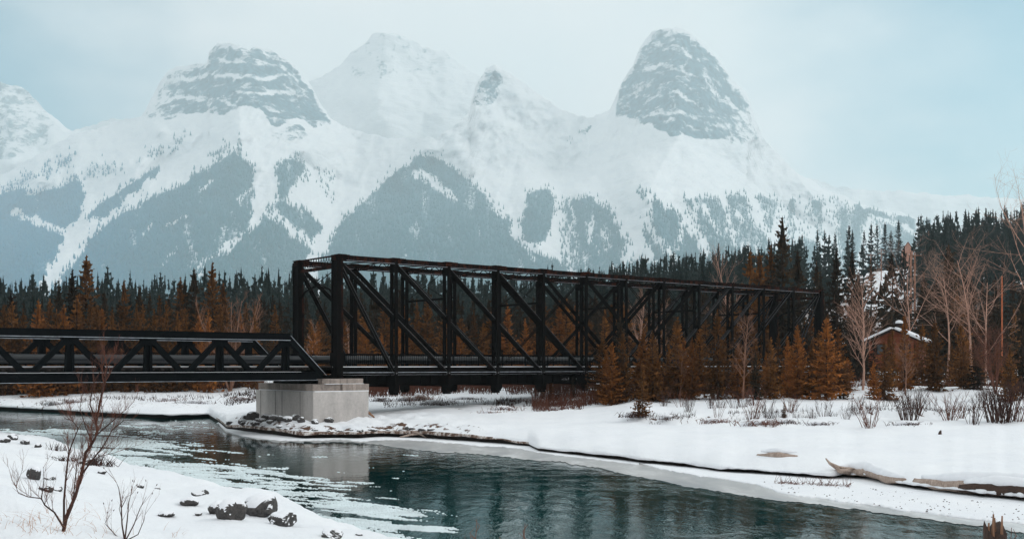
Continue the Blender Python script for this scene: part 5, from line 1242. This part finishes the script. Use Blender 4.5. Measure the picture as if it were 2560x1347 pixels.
# ------------------------------------------------------------------ stump, driftwood
def mk_wood2(name, c0, c1):
    t = NT(name); n = t.noise(t.coord('Object', (14, 14, 1.2)), 2.2, 5, .7, .4); n2 = t.noise(t.coord('Object'), 3, 4, .6)
    t.color(t.ramp(t.math('ADD', t.math('MULTIPLY', n, .7), t.math('MULTIPLY', n2, .3)), [(.34, c0), (.64, c1)])); t.setp(Roughness=.85); t.bump(n, .7, .03); return t.m
M['stumpwood'] = mk_wood2('rotten_stump_bark', (.012, .009, .008), (.08, .04, .025)); M['splinter'] = mk_wood2('splintered_wood', (.10, .05, .03), (.36, .19, .11)); M['drift'] = mk_wood2('bleached_driftwood', (.16, .10, .075), (.55, .44, .37))
def stump():
    Y = 12.0; px = 2487; z = near_ground(px, Y); root = empty('broken_stump', (px_x(px, Y), Y, z), 'dark broken tree stump with orange splinters at the bottom right corner', 'stump'); H = py_z(1305, Y) - z; n = 18; rows = 12; V = []
    for i in range(rows):
        for k in range(n):
            a = 2 * math.pi * k / n; r = .118 * (1 + .5 * (1 - i / rows) ** 3) * (1 + .22 * (float(vnoise(k * .8, i * .35, 2)) - .5)); zz = H * i / (rows - 1)
            if i >= rows - 3: zz = H * (i / (rows - 1)) * (.86 + .16 * float(vnoise(k * .55 + 3, 0, 4)))
            V.append((math.cos(a) * r, math.sin(a) * r, zz - .1 * (i == 0)))
    f = grid_faces(rows, n); extra = [[i * n + n - 1, i * n, (i + 1) * n, (i + 1) * n + n - 1] for i in range(rows - 1)]
    cap = [[(rows - 1) * n + k, (rows - 1) * n + (k + 1) % n, (rows - 1) * n + (n - k - 2) % n, (rows - 1) * n + (n - k - 1) % n] for k in range(n // 2 - 1)]
    np_obj('stump_trunk', np.array(V), [np.concatenate([f, np.array(extra), np.array(cap)])], M['stumpwood'], root)
    r_ = random.Random(3)
    for x, y, top, w in ((-.035, -.04, 1283, .026), (.055, -.05, 1287, .024), (.02, .02, 1294, .018), (-.075, .0, 1306, .026), (.09, .02, 1322, .012)):
        m = MB(); zt = py_z(top, Y) - z; m.tube([(x, y, H * .6), (x + r_.uniform(-.01, .01), y, H * .85), (x + r_.uniform(-.012, .015), y, zt)], [w * 1.3, w, w * .35], 5); m.build('splinter', M['splinter'], root)
stump()
def log(label, pts, rad, snow=.6, name='driftwood_log', snowlift=.03, matn='drift', n=12):
    """pts: (px, py, Y) of the log's axis; snow lies along its top"""
    P = []
    for (x_, y_, Y_), q_ in zip(pts, rad):
        Y_ = far_hit(x_, y_) if Y_ is None else Y_; P.append(Vector((px_x(x_, Y_), Y_, ground(x_, Y_) + q_ * .05)))
    root = empty(name, P[0], label, 'log'); Q = [p - P[0] for p in P]
    # resample
    R_ = []; rd = []
    for i in range(len(Q) - 1):
        for k in range(5): u = k / 5; R_.append(Q[i].lerp(Q[i + 1], u)); rd.append((rad[i] * (1 - u) + rad[i + 1] * u) * rr.uniform(.92, 1.1))
    R_.append(Q[-1]); rd.append(rad[-1])
    m = MB(); m.tube(R_, rd, n, jit=.22); m.build('log_trunk', M[matn], root, smooth=True)
    if snow:
        m = MB(); a, b = int(len(R_) * .10), len(R_)
        pr_ = R_[a:b]; rs = rd[a:b]; k = len(pr_)
        m.tube([p + Vector((0, rs[i] * .35, rs[i] * .5 + snowlift)) for i, p in enumerate(pr_)], [max(.02, r_ * snow * math.sin(math.pi * (.08 + .86 * i / (k - 1))) ** .4) for i, r_ in enumerate(rs)], 10); m.build('snow_cover', M['snowcap'], root, smooth=True)
    return root
l1 = log('pale driftwood trunk with an upturned root end sticking out of the snowy shore', [(2090, 1180, None), (2125, 1190, None), (2170, 1200, None), (2222, 1208, None), (2262, 1212, None)], [.08, .17, .19, .17, .10], 1.1, snowlift=.07)
def limb(root, name, pts, rad):
    m = MB(); m.tube([p - root.location for p in pts], rad, 8, jit=.35); m.build(name, M['drift'], root, smooth=True)
b0 = l1.location
limb(l1, 'root', [b0 + Vector((.6, 0, -.04)), b0 + Vector((.05, -.04, .12)), b0 + Vector((-.26, -.02, .30)), b0 + Vector((-.42, 0, .5))], [.14, .10, .055, .02])
limb(l1, 'root', [b0 + Vector((.5, -.1, .0)), b0 + Vector((.05, -.3, .02)), b0 + Vector((-.15, -.4, .25))], [.14, .09, .03]); limb(l1, 'root', [b0 + Vector((.7, -.12, .06)), b0 + Vector((.2, -.2, .14)), b0 + Vector((-.06, -.25, .20))], [.07, .05, .015])
log('long beige driftwood log under snow at the right picture edge', [(2286, 1204, None), (2340, 1211, None), (2400, 1216, None), (2470, 1216, None), (2560, 1222, None), (2680, 1236, None)], [.10, .2, .24, .26, .28, .3], .95, snowlift=.12)
log('snow-laden log lying lowest on the shore at the right picture edge', [(2400, 1228, None), (2470, 1237, None), (2540, 1243, None), (2640, 1256, None)], [.14, .22, .22, .22], 1.0, snowlift=.12, matn='stumpwood')
log('barely exposed beige log end in the middle of the snow field', [(1893, 1138, None), (1945, 1142, None), (1994, 1140, None)], [.05, .2, .05], .7, snowlift=.14)
pl = empty('driftwood_pile', gpt(925, far_hit(925, 1042)), 'small heap of pinkish driftwood sticks on the snow right of the pier', 'driftwood')
Yp = pl.location.y; r_ = random.Random(4)
for x0, y0, x1, y1, w in ((908, 1020, 936, 1043, .10), (905, 1022, 880, 1044, .07), (912, 1026, 925, 1046, .06), (890, 1032, 906, 1044, .05), (898, 1028, 918, 1044, .05), (884, 1040, 912, 1030, .04)):
    p, q = at(x0, y0, Yp + r_.uniform(-.2, .2)) - pl.location, at(x1, y1, Yp + r_.uniform(-.3, .1)) - pl.location; m = MB(); m.tube([p, p.lerp(q, .5), q], [w * .6, w, w * .5], 6); m.build('stick', M['splinter'], pl)
for k, (a, b) in enumerate((((962, 1082), (1010, 1078)), ((1000, 1092), (1062, 1084)), ((1030, 1076), (1066, 1094)), ((925, 1086), (958, 1080)))):
    Y = far_hit((a[0] + b[0]) / 2, 1082); p, q = at(*a, Y), at(*b, Y - .2); m = MB(); root = empty('driftwood_branch', p, ('tan branch half buried in the shore drift below the pier, left one', 'tan branch low on the shore drift over the black undercut', 'tan branch slanting down over the black undercut of the shore', 'short tan branch nearest the pier in the shore drift')[k], 'branch')
    m.tube([Vector((0, 0, 0)), (q - p) * .5 + Vector((0, -.1, .08)), q - p], [.05, .08, .03], 6); m.build('bough', M['drift'], root, smooth=True); m = MB(); m.tube([(q - p) * .5, (q - p) * .6 + Vector((.15, -.1, .3))], [.04, .015], 5); m.build('offshoot', M['drift'], root)
Yb = far_hit(2350, 1085); m = MB(); m.tube([(0, 0, -.05), (0, 0, .06), (.02, 0, .13), (.05, -.01, .2)], [.09, .08, .06, .02], 7); m.tube([(0, 0, .05), (-.1, 0, .02)], [.04, .01], 5); o = m.build('dark_stub', M['stumpwood']); o.location = gpt(2350, Yb); tag(o, 'tiny dark stub alone on the open snow field at right', 'stub')
# dead reeds lying on the frosted ice
m = MB(); r_ = random.Random(8)
for k in range(150):
    px = r_.uniform(1935, 2130); py = 1211 + (px - 1935) * .045 + r_.gauss(0, 1.6); Y = 12420 / (py - HZ); p = Vector((px_x(px, Y), Y, .07)); e = p + Vector((r_.uniform(-.25, .25), r_.uniform(-.1, .1), r_.uniform(.0, .16) if r_.random() < .8 else .3)); m.tube([p, e], [.009, .004], 3, cap=False)
o = m.build('dead_reeds', M['red_twig']); tag(o, 'flat strip of dead red-brown reeds on the frosted shore ice', 'reeds', kind='stuff')
g_ = np.random.default_rng(31); n = 750; px = g_.uniform(1900, 2700, n); py = g_.uniform(1200, 1330, n); fo = interp(px, [(1900, 1212), (1950, 1232), (2060, 1248), (2240, 1275), (2450, 1298), (2700, 1330)]); fi = interp(px, [(1900, 1200), (2100, 1215), (2220, 1228), (2560, 1268), (2700, 1285)])
ok = (py < fo) & (py > fi); px, py = px[ok], py[ok]; Y = 12420 / (py - HZ); X = px_x(px, Y); r = g_.uniform(.006, .03, len(X)); V = np.stack([np.stack([X - r * 1.6, Y, 0 * X + .06], -1), np.stack([X, Y - r, 0 * X + .06], -1), np.stack([X + r * 1.6, Y, 0 * X + .06], -1), np.stack([X, Y, .07 + r], -1)], 1).reshape(-1, 3); b = (np.arange(len(X)) * 4)[:, None]
tag(np_obj('ice_debris', V, np.concatenate([np.concatenate([b, b + 1, b + 3], 1), np.concatenate([b + 1, b + 2, b + 3], 1), np.concatenate([b + 2, b, b + 3], 1)]), M['dark_twig']), 'dark specks of bark and gravel scattered on the shore ice', 'debris', kind='stuff')

# ------------------------------------------------------------------ cabin, house on the hill, poles and wires
M['cabinwood'] = mk_wood2('red_brown_log_wall', (.06, .014, .006), (.27, .060, .017)); M['darkwood'] = flat_mat('dark_eave_wood', (.02, .013, .011), .9); M['glass'] = flat_mat('dark_window_glass', (.02, .024, .028), .1, .5); M['pinkwall'] = flat_mat('peach_wall', (.52, .27, .20), .8, .2, .12, 1.5); M['polewood'] = flat_mat('weathered_pole_wood', (.30, .15, .10), .85, .2, .3, 2); M['orangepole'] = flat_mat('orange_pole_wood', (.42, .13, .06), .85, .2, .3, 2); M['wire'] = flat_mat('pale_wire', (.5, .52, .54), .5)
def gable(name, label, cat, loc, rot, W_, D_, h, rise, over, wall, snow_t, chimney=False, windows=()):
    root = empty(name, loc, label, cat); root.rotation_euler = (0, 0, rot)
    m = MB(); w, d = W_ / 2, D_ / 2
    m.add([(-w, -d, -.6), (w, -d, -.6), (w, d, -.6), (-w, d, -.6), (-w, -d, h), (w, -d, h), (w, d, h), (-w, d, h), (0, -d, h + rise), (0, d, h + rise)], [(0, 1, 5, 8, 4), (2, 3, 7, 9, 6), (1, 2, 6, 5), (3, 0, 4, 7)]); m.build('wall', wall, root)
    sl = math.hypot(w, rise)
    rt = MB(); sn = MB()
    for s in (-1, 1):
        ax = Vector((s * w, 0, -rise)).normalized(); nrm = Vector((s * rise, 0, w)).normalized(); c = Vector((s * w / 2, 0, h + rise / 2)) + ax * over * .5
        rt.box(c + nrm * .10, ax * (sl + over), Vector((0, D_ + 2 * over, 0)), nrm * .14); sn.box(c + nrm * (.18 + snow_t / 2) - ax * .08, ax * (sl + over - .3), Vector((0, D_ + 2 * over - .2, 0)), nrm * snow_t)
    ro = rt.build('roof', M['darkwood'], root); sn.build('roof_snow', M['snowcap'], ro)
    if chimney:
        m = MB(); m.box((.25, -d * .3, h + rise + .25), (.5, 0, 0), (0, .5, 0), (0, 0, .9)); m.build('chimney', M['darkwood'], root); m = MB(); m.tube([(.25, -d * .3, h + rise + .7), (.25, -d * .3, h + rise + .92), (.25, -d * .3, h + rise + 1.0)], [.36, .3, .1], 8); m.build('chimney_snow', M['snowcap'], root, smooth=True)
    for x, z, ww, hh in windows:
        m = MB(); m.box((x, -d - .03, z), (ww + .16, 0, 0), (0, .05, 0), (0, 0, hh + .16)); f = m.build('window', M['darkwood'], root); m = MB(); m.box((x, -d - .065, z), (ww, 0, 0), (0, .02, 0), (0, 0, hh)); m.build('pane', M['glass'], f)
    return root
Yc = 100.0; pz = at(2244, 890, Yc)
gable('log_cabin', 'red-brown log cabin with a snow-covered gable roof half hidden by spruces', 'cabin', (pz.x, Yc, pz.z - .5), R(-28), 4.3, 5.0, 1.8, 1.0, .65, M['cabinwood'], .2, True, ((-1.0, 1.1, .8, .8), (1.0, 1.1, .8, .8)))
ph = gpt(2268, 395) 
gable('peach_house', 'narrow peach-walled house with a steep gable among the hillside trees', 'house', (ph.x, 395, ph.z), R(-14), 3.4, 5, 6.2, 2.6, .15, M['pinkwall'], .12)
def pole(px, base_py, top, Y, label, mat='polewood', arms=1, r=.16, group=None, z0=None):
    z = ground(px, Y); H = py_z(top, Y) - z; root = empty('utility_pole', (px_x(px, Y), Y, z), label, 'utility pole', group); m = MB(); m.tube([(0, 0, -.5), (0, 0, H)], [r, r * .7], 8); m.build('shaft', M[mat], root)
    for k in range(arms):
        m = MB(); m.box((0, -.12, H - .5 - k * .9), (2.2, 0, 0), (0, .1, 0), (0, 0, .12)); a = m.build('crossarm', M[mat], root)
        for x in (-.95, 0, .95): m = MB(); m.tube([(x, -.12, H - .44 - k * .9), (x, -.12, H - .24 - k * .9)], .05, 6); m.build('insulator', M['wire'], a)
    return Vector((px_x(px, Y), Y, z + H - .3))
pa = pole(2277, 0, 630, 175, 'left one of the twin weathered poles in front of the hillside clearing', 'polewood', 0, .2)
pb = pole(2287, 0, 631, 176, 'right one of the twin weathered poles, snow patches on its side', 'polewood', 1, .19)
pc = pole(2322, 0, 578, 345, 'pale utility pole standing in the upper cut of the hillside wood', 'polewood', 1)
pd = pole(2177, 0, 634, 300, 'utility pole at the left side of the snowy hillside clearing', 'polewood', 1)
pe = pole(2203, 0, 622, 320, 'utility pole with a crossarm behind the clearing spruces', 'polewood', 2)
pf = pole(2505, 0, 690, 97, 'thin orange-tinged pole among the bare trees near the right edge', 'orangepole', 0, .085)
def wires(label, a, b, n, sag):
    for k in range(n):
        m = MB(); o = Vector((0, 0, -.45 * k)); pts = [a.lerp(b, u) + o - Vector((0, 0, sag * 4 * u * (1 - u))) for u in np.linspace(0, 1, 13)]; m.tube(pts, .018, 4, cap=False); w = m.build('power_line', M['wire'])
        tag(w, label, 'power line', 'power lines on the hillside')
far_l = at(2010, 668, 300); far_r = at(2440, 560, 350)
wires('pale power line strung from the clearing pole to the left over the wood', far_l, pd, 2, 1.0); wires('pale power line strung between the two clearing poles', pd, pe, 2, .4); wires('pale power line climbing from the clearing pole to the upper hillside pole', pe, pc, 3, 2.0); wires('pale power line running right from the upper hillside pole', pc, far_r, 2, 1.0)
